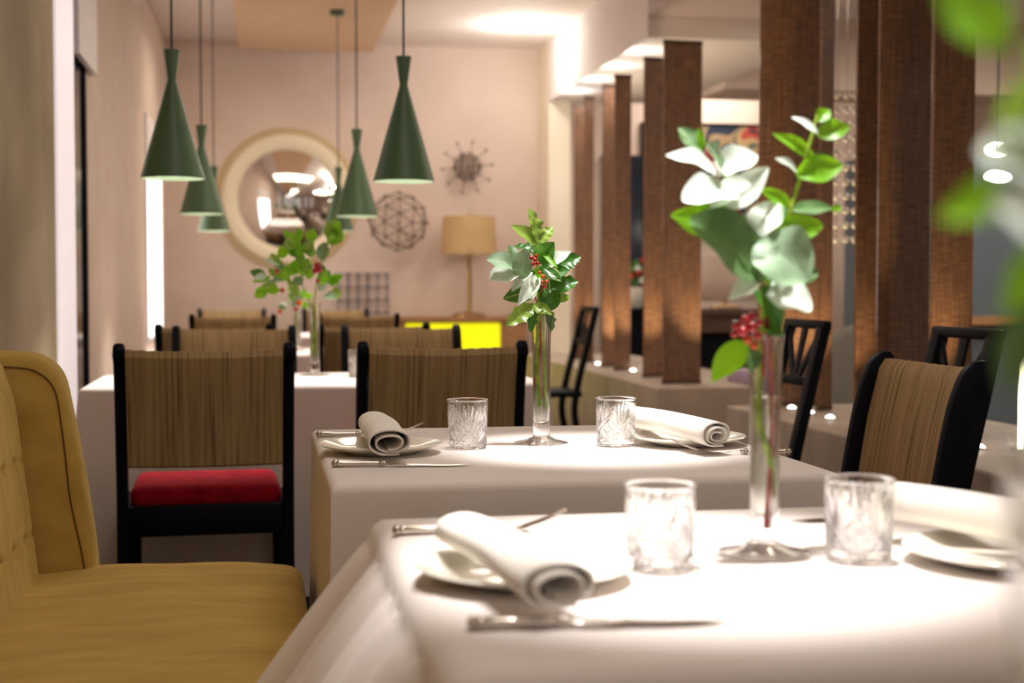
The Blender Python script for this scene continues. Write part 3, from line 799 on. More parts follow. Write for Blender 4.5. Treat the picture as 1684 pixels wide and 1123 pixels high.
# ------------------------------------------------------------------ cord-backed chairs
def make_chair(w=0.485):
    t = thing('dining_chair', 'x', 'chair')
    hw = w / 2 - 0.016
    post = smoothcurve([(0, -0.02, 0), (0, 0.015, 0.25), (0, 0.02, 0.45), (0, 0.0, 0.62), (0, -0.03, 0.78), (0, -0.052, 0.850), (0, -0.070, 0.878), (0, -0.092, 0.876)], 5)
    rr = [0.022 + 0.008 * min(1, i / 12) for i in range(len(post))]
    rr[-1] = 0.014; rr[-2] = 0.020; rr[-3] = 0.024
    for s in (-1, 1):
        b = bmesh.new(); secs = []
        for i, p in enumerate(post):
            tt = (post[min(i + 1, len(post) - 1)] - post[max(i - 1, 0)]).normalized()
            side = Vector((1, 0, 0)); up = side.cross(tt).normalized()
            secs.append((p + Vector((s * hw, 0, 0)), 0.0165, rr[i], side, up))
        loft(b, secs, 12, 4.0); link('rear_leg', b, M['black'], t)
        b = bmesh.new(); tube(b, [(s * (hw - 0.01), 0.375, 0.44), (s * (hw - 0.012), 0.375, 0)], 0.024, 8, 0.017, power=4.0); link('front_leg', b, M['black'], t)
    b = bmesh.new()
    box(b, (0, 0.02, 0.41), (2 * hw - 0.02, 0.03, 0.085), bevel=0.004); box(b, (0, 0.375, 0.41), (2 * hw - 0.04, 0.03, 0.07), bevel=0.004)
    for s in (-1, 1): box(b, (s * (hw - 0.005), 0.20, 0.41), (0.025, 0.35, 0.07), bevel=0.004)
    link('seat_frame', b, M['black'], t)
    b = bmesh.new(); box(b, (0, 0.205, 0.470), (2 * hw - 0.035, 0.355, 0.066), bevel=0.031, seg=5)
    for v in b.verts:
        if v.co.z > 0.48: v.co.z += 0.012 * math.cos(v.co.x / hw * 1.4) * math.cos((v.co.y - 0.205) / 0.18 * 1.3)
    link('seat', b, M['cushion_red'], t)
    # crossbars carrying the cords
    for (y, z) in ((-0.072, 0.862), (-0.012, 0.60)):
        b = bmesh.new(); tube(b, [(-hw, y, z), (0, y - 0.028, z), (hw, y, z)], 0.009, 8)
        link('crossbar', b, M['black'], t)
    # sling
    bm = bmesh.new(); nx = 36; rings = []
    prof = [(0.006, 0.570), (0.004, 0.60), (-0.008, 0.68), (-0.022, 0.76), (-0.042, 0.84), (-0.050, 0.872), (-0.064, 0.892), (-0.084, 0.892), (-0.096, 0.874), (-0.088, 0.84), (-0.062, 0.76), (-0.044, 0.68), (-0.030, 0.60), (-0.026, 0.570), (-0.010, 0.564)]
    for i in range(nx + 1):
        x = -hw + 0.017 + (2 * hw - 0.034) * i / nx; k = 1 - (x / hw) ** 2
        bow = -0.030 * k
        rings.append([bm.verts.new((x, y + bow, z - 0.006 * k * max(0, (z - 0.6) / 0.28) + 0.0012 * math.sin(i * 2.1) * (z > 0.85))) for y, z in prof])
    for A, B in zip(rings, rings[1:]):
        for i in range(len(prof)):
            j = (i + 1) % len(prof); bm.faces.new((A[i], B[i], B[j], A[j]))
    bm.faces.new(rings[0]); bm.faces.new(list(reversed(rings[-1])))
    link('backrest', bm, M['raffia'], t)
    return t
CG = 'black dining chairs with cord backs'
ch = make_chair()
ch.location = (-0.155, 4.03, 0); ch.rotation_euler = (0, 0, 0.03); ch['group'] = CG
ch['label'] = 'cord-backed black chair seen from behind with red seat, beside the sofa'
W0 = 0.485
for (x, y, rz, lab) in (
    (0.505, 4.07, 0.0, 'cord-backed black chair seen from behind, back to the sharp table'),
    (-0.105, 5.68, PI + 0.02, 'left facing chair on the far side of the first long table'),
    (0.555, 5.68, PI, 'right facing chair on the far side of the first long table'),
    (-0.195, 6.12, 0.0, 'left chair, back turned, at the second long table'),
    (0.470, 6.16, 0.0, 'right chair, back turned, at the second long table'),
    (-0.16, 8.25, 0.0, 'left chair, back turned, at the last table'),
    (0.555, 8.4, 0.0, 'right chair, back turned, at the last table'),
    (-0.21, 10.35, PI, 'farthest left chair, right under the round mirror'),
    (0.53, 10.35, PI, 'farthest right chair, under the wire grid sculpture'),
    (1.385, 2.95, PI / 2, 'cord-backed black chair at right facing the sofa, back to the screens')):
    dup(ch, (x, y, 0), rz, lab, CG)

# ------------------------------------------------------------------ black crossed-back chairs along the ledge
def make_xchair():
    t = thing('cross_back_chair', 'x', 'chair'); hw = 0.165
    def yz(z): return 0.10 - 0.13 * ((z - 0.30) / 0.64) if z > 0.3 else 0.10 + 0.06 * (z - 0.3) / 0.3 * -0.6
    for s in (-1, 1):
        pts = [(s * (hw + 0.02), -0.02 + 0.0, 0), (s * (hw + 0.012), 0.06, 0.30), (s * hw, 0.05, 0.47), (s * (hw - 0.01), -0.01, 0.72), (s * (hw - 0.012), -0.06, 0.925)]
        b = bmesh.new(); tube(b, smoothcurve(pts, 4), 0.019, 8, 0.019, power=3.5, squash=1.5, upref=(1, 0, 0)); link('rear_leg', b, M['black'], t)
        b = bmesh.new(); tube(b, [(s * (hw + 0.01), 0.41, 0.44), (s * (hw + 0.02), 0.44, 0)], 0.016, 8, 0.012); link('front_leg', b, M['black'], t)
    b = bmesh.new(); box(b, (0, -0.062, 0.935), (2 * hw + 0.045, 0.028, 0.03), bevel=0.008); link('crest_rail', b, M['black'], t)
    b = bmesh.new(); box(b, (0, -0.018, 0.745), (2 * hw, 0.018, 0.03), bevel=0.004); link('lower_rail', b, M['black'], t)
    for s in (-1, 1):
        b = bmesh.new(); loft(b, [((s * (hw - 0.02), -0.058, 0.925), 0.014, 0.007, (1, 0, 0), (0, 1, 0)), ((s * 0.02, -0.022, 0.75), 0.02, 0.007, (1, 0, 0), (0, 1, 0))], 8, 3.0); link('brace', b, M['black'], t)
    b = bmesh.new(); loft(b, [((0, -0.058, 0.925), 0.028, 0.006, (1, 0, 0), (0, 1, 0)), ((0, -0.02, 0.75), 0.014, 0.006, (1, 0, 0), (0, 1, 0))], 8, 3.0); link('splat', b, M['black'], t)
    b = bmesh.new(); box(b, (0, 0.23, 0.455), (2 * hw + 0.05, 0.42, 0.035), bevel=0.012, seg=3); link('seat', b, M['black'], t)
    b = bmesh.new()
    for s in (-1, 1): tube(b, [(s * (hw + 0.014), 0.03, 0.2), (s * (hw + 0.016), 0.425, 0.2)], 0.008, 6)
    link('stretcher', b, M['black'], t)
    return t
xc = make_xchair(); xc.location = (1.80, 8.0, 0); xc.rotation_euler = (0, 0, PI / 2); XG = 'black crossed-back chairs along the ledge'
xc['group'] = XG; xc['label'] = 'black crossed-back chair farthest along the ledge, right of the holly bouquet'
dup(xc, (1.76, 4.58, 0), PI / 2, 'black crossed-back chair beside the near vase, in front of the screens', XG)
dup(xc, (1.82, 3.58, 0), PI / 2, 'black crossed-back chair rising behind the right cord-backed chair', XG)

# ------------------------------------------------------------------ back room
t = thing('painting', 'abstract painting in dark, tan and red on the far room wall', 'painting', (3.75, BY - 0.002, 1.95))
link('canvas', bxm(-0.7, 0.7, -0.03, 0.0, -0.45, 0.42), M['canvas'], t, smooth=False)
b = bmesh.new()
for (x0, x1, z0, z1) in ((-0.72, -0.70, -0.47, 0.44), (0.70, 0.72, -0.47, 0.44), (-0.7, 0.7, 0.42, 0.44), (-0.7, 0.7, -0.47, -0.45)):
    box(b, ((x0 + x1) / 2, -0.02, (z0 + z1) / 2), (x1 - x0, 0.04, z1 - z0))
link('picture_frame', b, M['black'], t, smooth=False)
d1 = struct('door_1', bxm(2.70, 3.12, BY - 0.04, BY - 0.001, 0, 2.12), M['navy'])
b = bmesh.new(); tube(b, [(3.06, BY - 0.08, 1.0), (3.06, BY - 0.08, 1.15)], 0.01, 8); tube(b, [(3.06, BY - 0.08, 1.0), (3.06, BY - 0.04, 1.0)], 0.006, 6); tube(b, [(3.06, BY - 0.08, 1.15), (3.06, BY - 0.04, 1.15)], 0.006, 6)
link('door_handle', b, M['silver'], d1)
# console with big lamp seen through the opening
t = thing('console_table', 'dark brown console table seen through the opening between screens', 'console', (2.98, 8.9, 0))
link('top', bxm(-0.4, 0.4, -0.2, 0.2, 0.88, 0.92, 0.004), M['darkwood'], t, smooth=False)
link('apron', bxm(-0.38, 0.38, -0.18, 0.18, 0.77, 0.88), M['darkwood'], t, smooth=False)
for sx in (-1, 1):
    for sy in (-1, 1): link('leg', bxm(sx * 0.36 - 0.02, sx * 0.36 + 0.02, sy * 0.16 - 0.02, sy * 0.16 + 0.02, 0, 0.77), M['black'], t, smooth=False)
link('lower_cabinet', bxm(-0.34, 0.34, -0.14, 0.18, 0.05, 0.76), M['black'], t, smooth=False)
t = thing('drum_lamp', 'lamp with a wide pale pink drum shade on the console', 'lamp', (2.98, 8.9, 0.92))
b = bmesh.new(); lathe(b, [(0, 0), (0.1, 0), (0.1, 0.015), (0.02, 0.03), (0.02, 0.06), (0, 0.06)], 24); link('base', b, M['gold'], t)
b = bmesh.new(); lathe(b, [(0.20, 0.05), (0.25, 0.10), (0.27, 0.2), (0.26, 0.34), (0.255, 0.34), (0.265, 0.2), (0.245, 0.1), (0.19, 0.05)], 36); link('lamp_shade', b, M['lav'] if False else M['wall'], t)
b = bmesh.new(); tube(b, [(0, 0, 0.05), (0, 0, 0.25)], 0.008, 8); sphere(b, (0, 0, 0.27), 0.035, 2); link('bulb', b, M['bulb'], t)
t = thing('bench', 'low bench with a lavender cushion behind the stone ledge', 'bench', (3.1, 7.2, 0))
link('cushion', bxm(-0.6, 0.6, -0.25, 0.25, 0.52, 0.62, 0.02), M['lav'], t)
link('bench_base', bxm(-0.58, 0.58, -0.23, 0.23, 0.0, 0.52), M['white'], t, smooth=False)
# flower bowl in the slit
t = thing('flower_bowl', 'white bowl of red and green flowers glimpsed between two screens', 'flower bowl', (2.82, 10.6, 0.9))
b = bmesh.new(); lathe(b, [(0, 0), (0.06, 0), (0.12, 0.1), (0.13, 0.16), (0.12, 0.16), (0.1, 0.1), (0, 0.03)], 24); link('bowl', b, M['porcelain'], t)
b = bmesh.new()
for k in range(14): sphere(b, (random.uniform(-.09, .09), random.uniform(-.05, .05), 0.18 + random.uniform(0, 0.16)), 0.035, 1)
link('foliage', b, M['l_dark'], t)
for k in range(7):
    b = bmesh.new(); sphere(b, (random.uniform(-.1, .1), -0.08, 0.18 + 0.03 * k), 0.03, 1); link('flower', b, (M['berry'], M['l_white'], M['berry2'])[k % 3], t)
t = thing('pedestal', 'dark pedestal under the flower bowl in the far room', 'pedestal', (2.82, 10.6, 0))
link('column', bxm(-0.13, 0.13, -0.13, 0.13, 0, 0.86, 0.01), M['black'], t, smooth=False)
link('top', bxm(-0.16, 0.16, -0.16, 0.16, 0.86, 0.9, 0.004), M['black'], t, smooth=False)
# grey shell chair
t = thing('shell_chair', 'grey curved shell chair beyond the screens', 'chair', (2.82, 6.45, 0), -0.6)
bm = bmesh.new(); rings = []
for i in range(13):
    a = -1.3 + 2.6 * i / 12; ring = []
    h = 0.44 * max(0.0, math.cos(a * 0.95)) ** 0.6
    for k in range(9):
        q = k / 8; r = 0.24 - 0.05 * (1 - q)
        ring.append(bm.verts.new((r * math.sin(a), r * math.cos(a) - 0.05 + 0.06 * q, 0.44 + h * q)))
    rings.append(ring)
for A, B in zip(rings, rings[1:]):
    for k in range(8): bm.faces.new((A[k], B[k], B[k + 1], A[k + 1]))
o = link('backrest', bm, M['greychair'], t); md = o.modifiers.new('s', 'SOLIDIFY'); md.thickness = 0.02
b = bmesh.new(); lathe(b, [(0, 0.40), (0.2, 0.41), (0.22, 0.44), (0.19, 0.47), (0, 0.475)], 24); link('seat', b, M['greychair'], t)
for k in range(4):
    a = PI / 4 + k * PI / 2; b = bmesh.new(); tube(b, [(0.12 * math.cos(a), 0.12 * math.sin(a), 0.41), (0.2 * math.cos(a), 0.2 * math.sin(a), 0)], 0.012, 8); link('leg', b, M['black'], t)
# bar wall and globe lights at the far right
t = thing('bar_cabinet', 'dark blue-grey bar cabinet in the hazy far room at right', 'cabinet', (4.75, 9.3, 0))
link('body', bxm(-0.7, 0.7, -0.2, 0.2, 0.0, 1.95, 0.01), mat('slate_panel', srgb(96, 108, 118), 0.4), t, smooth=False)
link('counter', bxm(-0.72, 0.72, -0.3, -0.2, 0.80, 0.86, 0.005), M['wood'], t, smooth=False)
for (u, v, lab) in ((1640, 246, 'upper glowing ceiling globe in the hazy far room'), (1641, 291, 'lower glowing ceiling globe in the hazy far room')):
    p = py(u, v, 8.2 if v < 270 else 7.4)
    t = thing('globe_pendant', lab, 'pendant lamp', tuple(p), 0, 'globe pendants in the far room')
    b = bmesh.new(); sphere(b, (0, 0, 0), 0.07, 3, (1, 1, 0.55)); link('globe', b, M['lamp'], t)
    b = bmesh.new(); tube(b, [(0, 0, 0.03), (0, 0, CEIL - p.z)], 0.004, 6); link('pendant_cord', b, M['cord'], t)
p = pz(1678, 745, LZ)
t = thing('light_tube', 'slim upright glowing tube on the ledge at the right edge', 'light tube', (p.x, p.y, LZ))
b = bmesh.new(); tube(b, [(0, 0, 0.012), (0, 0, 0.36)], 0.008, 10); link('tube', b, M['led'], t)
b = bmesh.new(); lathe(b, [(0, 0), (0.03, 0), (0.03, 0.012), (0, 0.012)], 16); link('base', b, M['silver'], t)

# back-room ceiling light
t = thing('ceiling_light', 'bright square ceiling light seen above the painting', 'ceiling light', (3.55, 10.7, CEIL))
link('diffuser', bxm(-0.24, 0.24, -0.25, 0.25, -0.03, -0.012), M['lamp'], t, smooth=False)
link('light_frame', bxm(-0.26, 0.26, -0.27, 0.27, -0.012, 0.0), M['white'], t, smooth=False)
point('back_room_wash', (3.55, 10.5, 2.7), 10, 0.1, WHITE)

# ------------------------------------------------------------------ tableware
TZ = 0.7505
def make_tumbler():
    t = thing('tumbler', 'x', 'glass')
    Ht, Rb, Rt = 0.094, 0.0375, 0.0405
    NS = 5
    def seg_d(px, pq, a, b):
        ax, ay = a; bx, by = b; vx, vy = bx - ax, by - ay
        k = max(0, min(1, ((px - ax) * vx + (pq - ay) * vy) / (vx * vx + vy * vy)))
        return math.hypot(px - ax - k * vx, pq - ay - k * vy)
    P = 2 * PI * 0.039 / NS     # width of a repeat in metres
    segs = []
    for s in (-1, 1):
        for w_ in (0.0, 0.008):
            segs.append(((s * (-P / 2 + w_), 0.012), (s * (P / 2 + w_ * 0.4), 0.052 + w_ * 0.5)))
        segs.append(((s * 0.002, 0.040), (s * 0.0078, 0.082)))
        segs.append(((s * 0.006, 0.041), (s * 0.0165, 0.073)))
    segs.append(((0, 0.040), (0, 0.084)))
    # diamonds at the repeat borders
    for bx_ in (-P / 2, P / 2):
        for (dd) in (0.0115, 0.0055):
            c = (bx_, 0.034)
            q = [(c[0], c[1] + dd * 1.25), (c[0] + dd, c[1]), (c[0], c[1] - dd * 1.25), (c[0] - dd, c[1])]
            for i in range(4): segs.append((q[i], q[(i + 1) % 4]))
    cache = {}
    def cut(a, z, r):
        if z < 0.010 or z > 0.086: return 0.0
        x = ((a / (2 * PI) * NS) % 1 - 0.5) * P
        key = (round(x, 6), round(z, 6))
        if key not in cache: cache[key] = min(seg_d(x, z, *s_) for s_ in segs)
        return -0.0021 * max(0.0, 1 - cache[key] / 0.0025)
    out = [(0.0, 0.001), (0.030, 0.0), (0.0345, 0.0)]
    nz = 110
    outer = [(Rb - 0.001 + (Rt - Rb) * (k / nz), 0.002 + (Ht - 0.003) * k / nz) for k in range(nz + 1)]
    outer[0] = (0.036, 0.0012)
    inner = [(Rt - 0.0004, Ht - 0.0003), (Rt - 0.0012, Ht + 0.0002), (Rt - 0.0024, Ht), (Rt - 0.0032, Ht - 0.0012), (Rt - 0.0036, Ht - 0.005), (Rb - 0.0025, 0.020), (Rb - 0.006, 0.015), (0.02, 0.0135), (0, 0.0135)]
    nA = 480
    def fn(a, z, r):
        c = cut(a, z, r) if r > 0.0355 else 0
        if z < 0.006 and r > 0.03: c -= 0.0022 * abs(math.sin(a * 5))     # scalloped foot
        return c
    b = bmesh.new()
    # build outer with the cuts, inner plain
    rings = []
    lathe(b, [(0.0, 0.0012), (0.028, 0.0002), (0.0335, 0.0)] + outer, nA, fn=fn)
    lathe(b, [outer[-1]] + inner, nA)
    bmesh.ops.remove_doubles(b, verts=b.verts, dist=1e-5)
    me = link('glass_body', b, M['crystal'], t)
    return t
tum = make_tumbler()
def tumbler_at(x, y, lab, first=False, rz=0.0, group='cut crystal tumblers'):
    if first: r = tum; r.location = (x, y, TZ); r.rotation_euler = (0, 0, rz); r['label'] = lab; r['group'] = group; return r
    return dup(tum, (x, y, TZ), rz, lab, group)
tumbler_at(0.389, 2.702, 'sharp cut crystal tumbler left of the holly vase', True, 0.2)
tumbler_at(0.679, 2.690, 'sharp cut crystal tumbler right of the holly vase', rz=0.35)
tumbler_at(0.429, 1.500, 'blurred bright cut crystal tumbler on the near cloth, left of the near vase', rz=0.1)
tumbler_at(0.664, 1.508, 'blurred cut crystal tumbler on the near cloth, right of the near vase', rz=0.5)
tumbler_at(0.02, 4.85, 'far tumbler left of the vase on the first long table')
tumbler_at(0.33, 4.90, 'far tumbler right of the vase on the first long table')
tumbler_at(0.03, 6.9, 'tiny far tumbler left of the vase on the second long table')
tumbler_at(0.36, 6.9, 'tiny far tumbler right of the vase on the second long table')

def make_vase():
    t = thing('bud_vase', 'x', 'vase')
    b = bmesh.new()
    lathe(b, [(0, 0.0005), (0.050, 0.0), (0.053, 0.0015), (0.050, 0.003), (0.030, 0.007), (0.0175, 0.014), (0.0168, 0.018), (0.0172, 0.045), (0.0170, 0.08), (0.0172, 0.13), (0.0182, 0.19), (0.0200, 0.235), (0.0222, 0.252),
              (0.0214, 0.253), (0.0190, 0.235), (0.0168, 0.19), (0.0157, 0.13), (0.0154, 0.08), (0.0140, 0.055), (0.009, 0.043), (0, 0.040)], 48)
    link('glass_body', b, M['glass'], t)
    b = bmesh.new()
    lathe(b, [(0, 0.0405), (0.0088, 0.0435), (0.0138, 0.0555), (0.0152, 0.08), (0.0155, 0.13), (0.0164, 0.182), (0.0, 0.182)], 40)
    link('water', b, M['water'], t)
    return t
vs = make_vase(); VG = 'clear glass bud vases'
vs.location = (0.545, 2.760, TZ); vs['label'] = 'slim clear glass bud vase in sharp focus holding holly'; vs['group'] = VG
dup(vs, (0.576, 1.575, TZ), 0, 'slim clear glass bud vase on the near table, blurred', VG)
dup(vs, (0.183, 5.03, TZ), 0, 'far clear bud vase on the first long table', VG)
dup(vs, (0.17, 7.0, TZ), 0, 'farther clear bud vase on the second long table', VG)
dup(vs, (0.275, 0.45, TZ), 0, 'clear bud vase on the table beside the camera', VG)

def make_plate():
    b = bmesh.new()
    lathe(b, [(0, 0.004), (0.055, 0.004), (0.06, 0.0), (0.068, 0.001), (0.078, 0.006), (0.112, 0.0155), (0.115, 0.018), (0.113, 0.0195), (0.078, 0.0105), (0.068, 0.0075), (0, 0.0075)], 64)
    return b
pl = link('side_plate', make_plate(), M['porcelain']); PG = 'white side plates'
tag(pl, 'white plate under the left napkin on the sharp table', 'plate', PG); pl.location = (0.218, 2.655, TZ)
for (x, y, lab) in ((0.825, 2.69, 'white plate under the right napkin on the sharp table'), (0.272, 1.47, 'blurred white plate under the left napkin on the near table'),
                    (0.822, 1.465, 'blurred white plate under the right napkin on the near table'),
                    (-0.30, 4.85, 'far white plate left on the first long table'), (0.68, 4.85, 'far white plate right on the first long table'),
                    (-0.30, 6.95, 'far white plate left on the second long table'), (0.62, 6.95, 'far white plate right on the second long table')):
    c = pl.copy(); COL.objects.link(c); c.location = (x, y, TZ); c['label'] = lab

def napkin(far, near, rx, rz, label, seed=0, turns=2.6, taper=1.0, hollow=0.32):
    """rolled napkin lying from FAR to NEAR with its spiral end showing at NEAR"""
    rnd = random.Random(seed)
    far, near = Vector(far), Vector(near); ax = (near - far); Ln = ax.length; ax.normalize()
    side = ax.cross(Vector((0, 0, 1))).normalized(); up = side.cross(ax).normalized()
    bm = bmesh.new(); nS, nT = 22, 120
    rings = []
    for i in range(nS + 1):
        s = i / nS; ring = []
        c = far + ax * (Ln * s) + up * (0.004 * math.sin(PI * s))
        kx = rx * (taper + (1 - taper) * s) * (1 - 0.05 * math.sin(s * 9 + seed)); kz = rz * (0.94 + 0.06 * s)
        for j in range(nT + 1):
            t = j / nT; th = t * turns * 2 * PI - 1.9
            rad = 1 - (1 - hollow) * t
            if t > 0.55: rad += 0.05 * math.sin(th * 2.3 + seed) * (t - 0.55) * 2
            y_ = math.sin(th)
            x = kx * rad * math.cos(th); z = kz * rad * math.copysign(abs(y_) ** 0.85, y_)
            z = max(z, -kz * 0.92 * (rad * 0.3 + 0.7))
            # inner turns sag to the bottom
            z -= kz * 0.16 * t
            ex = 0.006 * math.sin(th * 0.8 + seed) * (1 if s == 1 else (-0.6 if s == 0 else 0)) + (0.005 * t if s == 1 else 0)
            ring.append(bm.verts.new(c + side * x + up * z + ax * ex))
        rings.append(ring)
    for A, B in zip(rings, rings[1:]):
        for j in range(nT): bm.faces.new((A[j], A[j + 1], B[j + 1], B[j]))
    o = link('napkin', bm, M['napkin'])
    md = o.modifiers.new('thick', 'SOLIDIFY'); md.thickness = 0.003; md.offset = -1
    tag(o, label, 'napkin', 'rolled white napkins')
    return o
napkin((0.219, 2.80, 0.795), (0.221, 2.47, 0.791), 0.043, 0.027, 'rolled cream napkin across the left plate on the sharp table', 1, turns=2.1, taper=0.88, hollow=0.4)
napkin((0.738, 2.83, 0.797), (0.823, 2.50, 0.791), 0.037, 0.026, 'rolled cream napkin on the right plate, spiral end toward the near vase', 2, taper=0.8)
napkin((0.219, 1.56, 0.793), (0.268, 1.262, 0.789), 0.041, 0.0225, 'blurred rolled white napkin with an open dark spiral end, near left', 3, turns=2.1, taper=0.85, hollow=0.5)
napkin((0.765, 1.63, 0.800), (0.875, 1.34, 0.794), 0.040, 0.028, 'blurred rolled white napkin at the right edge of the near table', 4, taper=0.85)
napkin((-0.31, 5.0, 0.797), (-0.29, 4.70, 0.793), 0.038, 0.026, 'far rolled napkin left on the first long table', 5)
napkin((0.67, 5.0, 0.797), (0.69, 4.70, 0.793), 0.038, 0.026, 'far rolled napkin right on the first long table', 6)

# cutlery built along +X from the handle end at the origin
def handle(bm, L_=0.095):
    Y, Zv = (0, 1, 0), (0, 0, 1)
    secs = [((0, 0, .006), .003, .003, Y, Zv), ((0.002, 0, .006), .0085, .0055, Y, Zv), ((0.006, 0, .006), .0095, .006, Y, Zv), ((0.009, 0, .006), .0078, .005, Y, Zv), ((0.011, 0, .006), .0092, .0058, Y, Zv),
            ((0.014, 0, .006), .0090, .0058, Y, Zv), ((0.016, 0, .006), .0078, .005, Y, Zv), ((0.05, 0, .006), .0068, .0048, Y, Zv), ((L_ - 0.014, 0, .006), .0055, .0042, Y, Zv),
            ((L_ - 0.012, 0, .006), .0075, .0055, Y, Zv), ((L_ - 0.009, 0, .006), .0075, .0055, Y, Zv), ((L_ - 0.008, 0, .006), .0058, .0045, Y, Zv), ((L_ - 0.006, 0, .006), .007, .005, Y, Zv), ((L_ - 0.002, 0, .006), .006, .0045, Y, Zv), ((L_, 0, .006), .004, .003, Y, Zv)]
    loft(bm, secs, 16, 2.6)
    for k in range(8):
        a = 2 * PI * k / 8
        sphere(bm, (0.005, 0.0086 * math.cos(a), 0.006 + 0.0056 * math.sin(a)), 0.0019, 1)
        sphere(bm, (0.0125, 0.0084 * math.cos(a + 0.4), 0.006 + 0.0052 * math.sin(a + 0.4)), 0.0016, 1)
        sphere(bm, (L_ - 0.0105, 0.0066 * math.cos(a), 0.006 + 0.005 * math.sin(a)), 0.0014, 1)
def make_knife():
    t = thing('knife', 'x', 'knife'); b = bmesh.new(); handle(b); link('handle', b, M['silver'], t)
    b = bmesh.new(); Y, Zv = (0, 1, 0), (0, 0, 1)
    secs = []
    for k in range(15):
        s = k / 14; x = 0.094 + 0.146 * s
        w_ = 0.0045 + 0.006 * min(1, s / 0.12) if s < 0.55 else 0.0105 * (1 - ((s - 0.55) / 0.45) ** 2.2) + 0.0006
        z = 0.006 - 0.0035 * min(1, s * 1.6)
        secs.append(((x, -0.0 + (0.002 if s > 0.3 else 0), z), w_, 0.0009 if s > 0.1 else 0.002, Y, Zv))
    loft(b, secs, 10, 2.0); link('blade', b, M['silver'], t)
    return t
def make_fork():
    t = thing('fork', 'x', 'fork'); b = bmesh.new(); handle(b); link('handle', b, M['silver'], t)
    b = bmesh.new()
    def zc(s): return 0.006 - 0.0035 * math.sin(min(1, s / 0.62) * PI * 0.9) + (0.022 * ((s - 0.45) / 0.55) ** 1.6 if s > 0.45 else 0)
    def P(s): return 0.094 + 0.128 * s
    secs = []
    for k in range(12):
        s = 0.62 * k / 11; w_ = 0.0032 if s < 0.3 else 0.0032 + 0.0085 * math.sin((s - 0.3) / 0.32 * PI / 2)
        secs.append(((P(s), 0, zc(s)), w_, 0.0013, (0, 1, 0), (0, 0, 1)))
    loft(b, secs, 10, 2.4); link('neck', b, M['silver'], t)
    for i in range(4):
        y = -0.0093 + 0.0062 * i; b = bmesh.new()
        loft(b, [((P(0.6 + 0.4 * k / 7), y * (1 - 0.08 * k / 7), zc(0.6 + 0.4 * k / 7)), 0.0018 * (1 - 0.55 * k / 7), 0.0011 * (1 - 0.4 * k / 7), (0, 1, 0), (0, 0, 1)) for k in range(8)], 8); link('tine', b, M['silver'], t)
    return t
kn = make_knife(); KG = 'silver knives'; FG = 'silver forks'
kn.location = (0.117, 2.455, TZ); kn.rotation_euler = (0, 0, -0.12); kn['label'] = 'silver knife in front of the left plate on the sharp table'; kn['group'] = KG
fk = make_fork(); fk.location = (0.109, 2.95, TZ); fk.rotation_euler = (0, 0, 0.0); fk['label'] = 'silver fork behind the left napkin on the sharp table'; fk['group'] = FG
dup(kn, (0.958, 2.945, TZ), PI + 0.02, 'silver knife behind the right plate on the sharp table', KG)
dup(fk, (0.962, 2.485, TZ), PI - 0.28, 'silver fork in front of the right napkin on the sharp table', FG)
dup(kn, (0.181, 1.265, TZ), -0.10, 'blurred silver knife in front of the near left napkin', KG)
dup(fk, (0.159, 1.765, TZ), 0.0, 'blurred silver fork behind the near left napkin', FG)
dup(kn, (0.925, 1.785, TZ), PI + 0.06, 'blurred silver knife behind the near right plate', KG)
dup(fk, (0.965, 1.30, TZ), PI - 0.1, 'silver fork in front of the near right plate', FG)

# ------------------------------------------------------------------ foliage
def leaf(parent, base, tip, width, m, kind='plain', nrm=None, curl=0.12, rnd=random):
    base, tip = Vector(base), Vector(tip); ax = tip - base; Ln = ax.length; ax.normalize()
    n = Vector(nrm) if nrm is not None else Vector((0, -1, 0.6))
    n = (n - ax * n.dot(ax)); n = n.normalized() if n.length > 1e-3 else Vector((0, 0, 1))
    sd = ax.cross(n).normalized()
    bm = bmesh.new(); uvl = bm.loops.layers.uv.new('UVMap'); NL, NW = 20, 6
    rows = []
    for i in range(NL + 1):
        t = i / NL
        if kind == 'round': w_ = (math.sin(PI * min(1, t * 0.98 + 0.01))) ** 0.55 * 0.5
        elif kind == 'holly':
            w_ = (math.sin(PI * t ** 0.9) ** 0.75) * 0.40
            s = (t * 3.6) % 1; w_ *= 1 + 0.42 * (abs(s - 0.5) * 2) ** 2 * (1 if 0.1 < t < 0.95 else 0)
        else: w_ = (math.sin(PI * t ** 0.85) ** 0.85) * 0.5
        w_ = max(w_, 0.004) * width
        row = []
        for j in range(-NW, NW + 1):
            q = j / NW
            h = curl * Ln * (0.9 * math.sin(PI * t) * 0.35 - 0.5 * t * t) + abs(q) ** 1.5 * w_ * 0.35
            if kind == 'holly': h += abs(q) * w_ * 0.16 * math.cos(t * 3.6 * 2 * PI)
            else: h += abs(q) * w_ * 0.12 * math.sin(t * 9 + base.x * 300)
            row.append((bm.verts.new(base + ax * (Ln * t) + sd * (q * w_) + n * h), abs(q), t))
        rows.append(row)
    for A, B in zip(rows, rows[1:]):
        for k in range(2 * NW):
            q = (A[k], A[k + 1], B[k + 1], B[k]); f = bm.faces.new([x[0] for x in q])
            for lp, x in zip(f.loops, q): lp[uvl].uv = (x[1], x[2])
    me = bpy.data.meshes.new('leaf'); bm.to_mesh(me); bm.free(); me.materials.append(m)
    for p in me.polygons: p.use_smooth = True
    o = bpy.data.objects.new('leaf', me); COL.objects.link(o); o.parent = parent
    o.matrix_parent_inverse = Matrix.Translation(-parent.location)
    return o
def part_world(name, bm, m, parent):
    o = link(name, bm, m, parent); o.matrix_parent_inverse = Matrix.Translation(-parent.location); return o

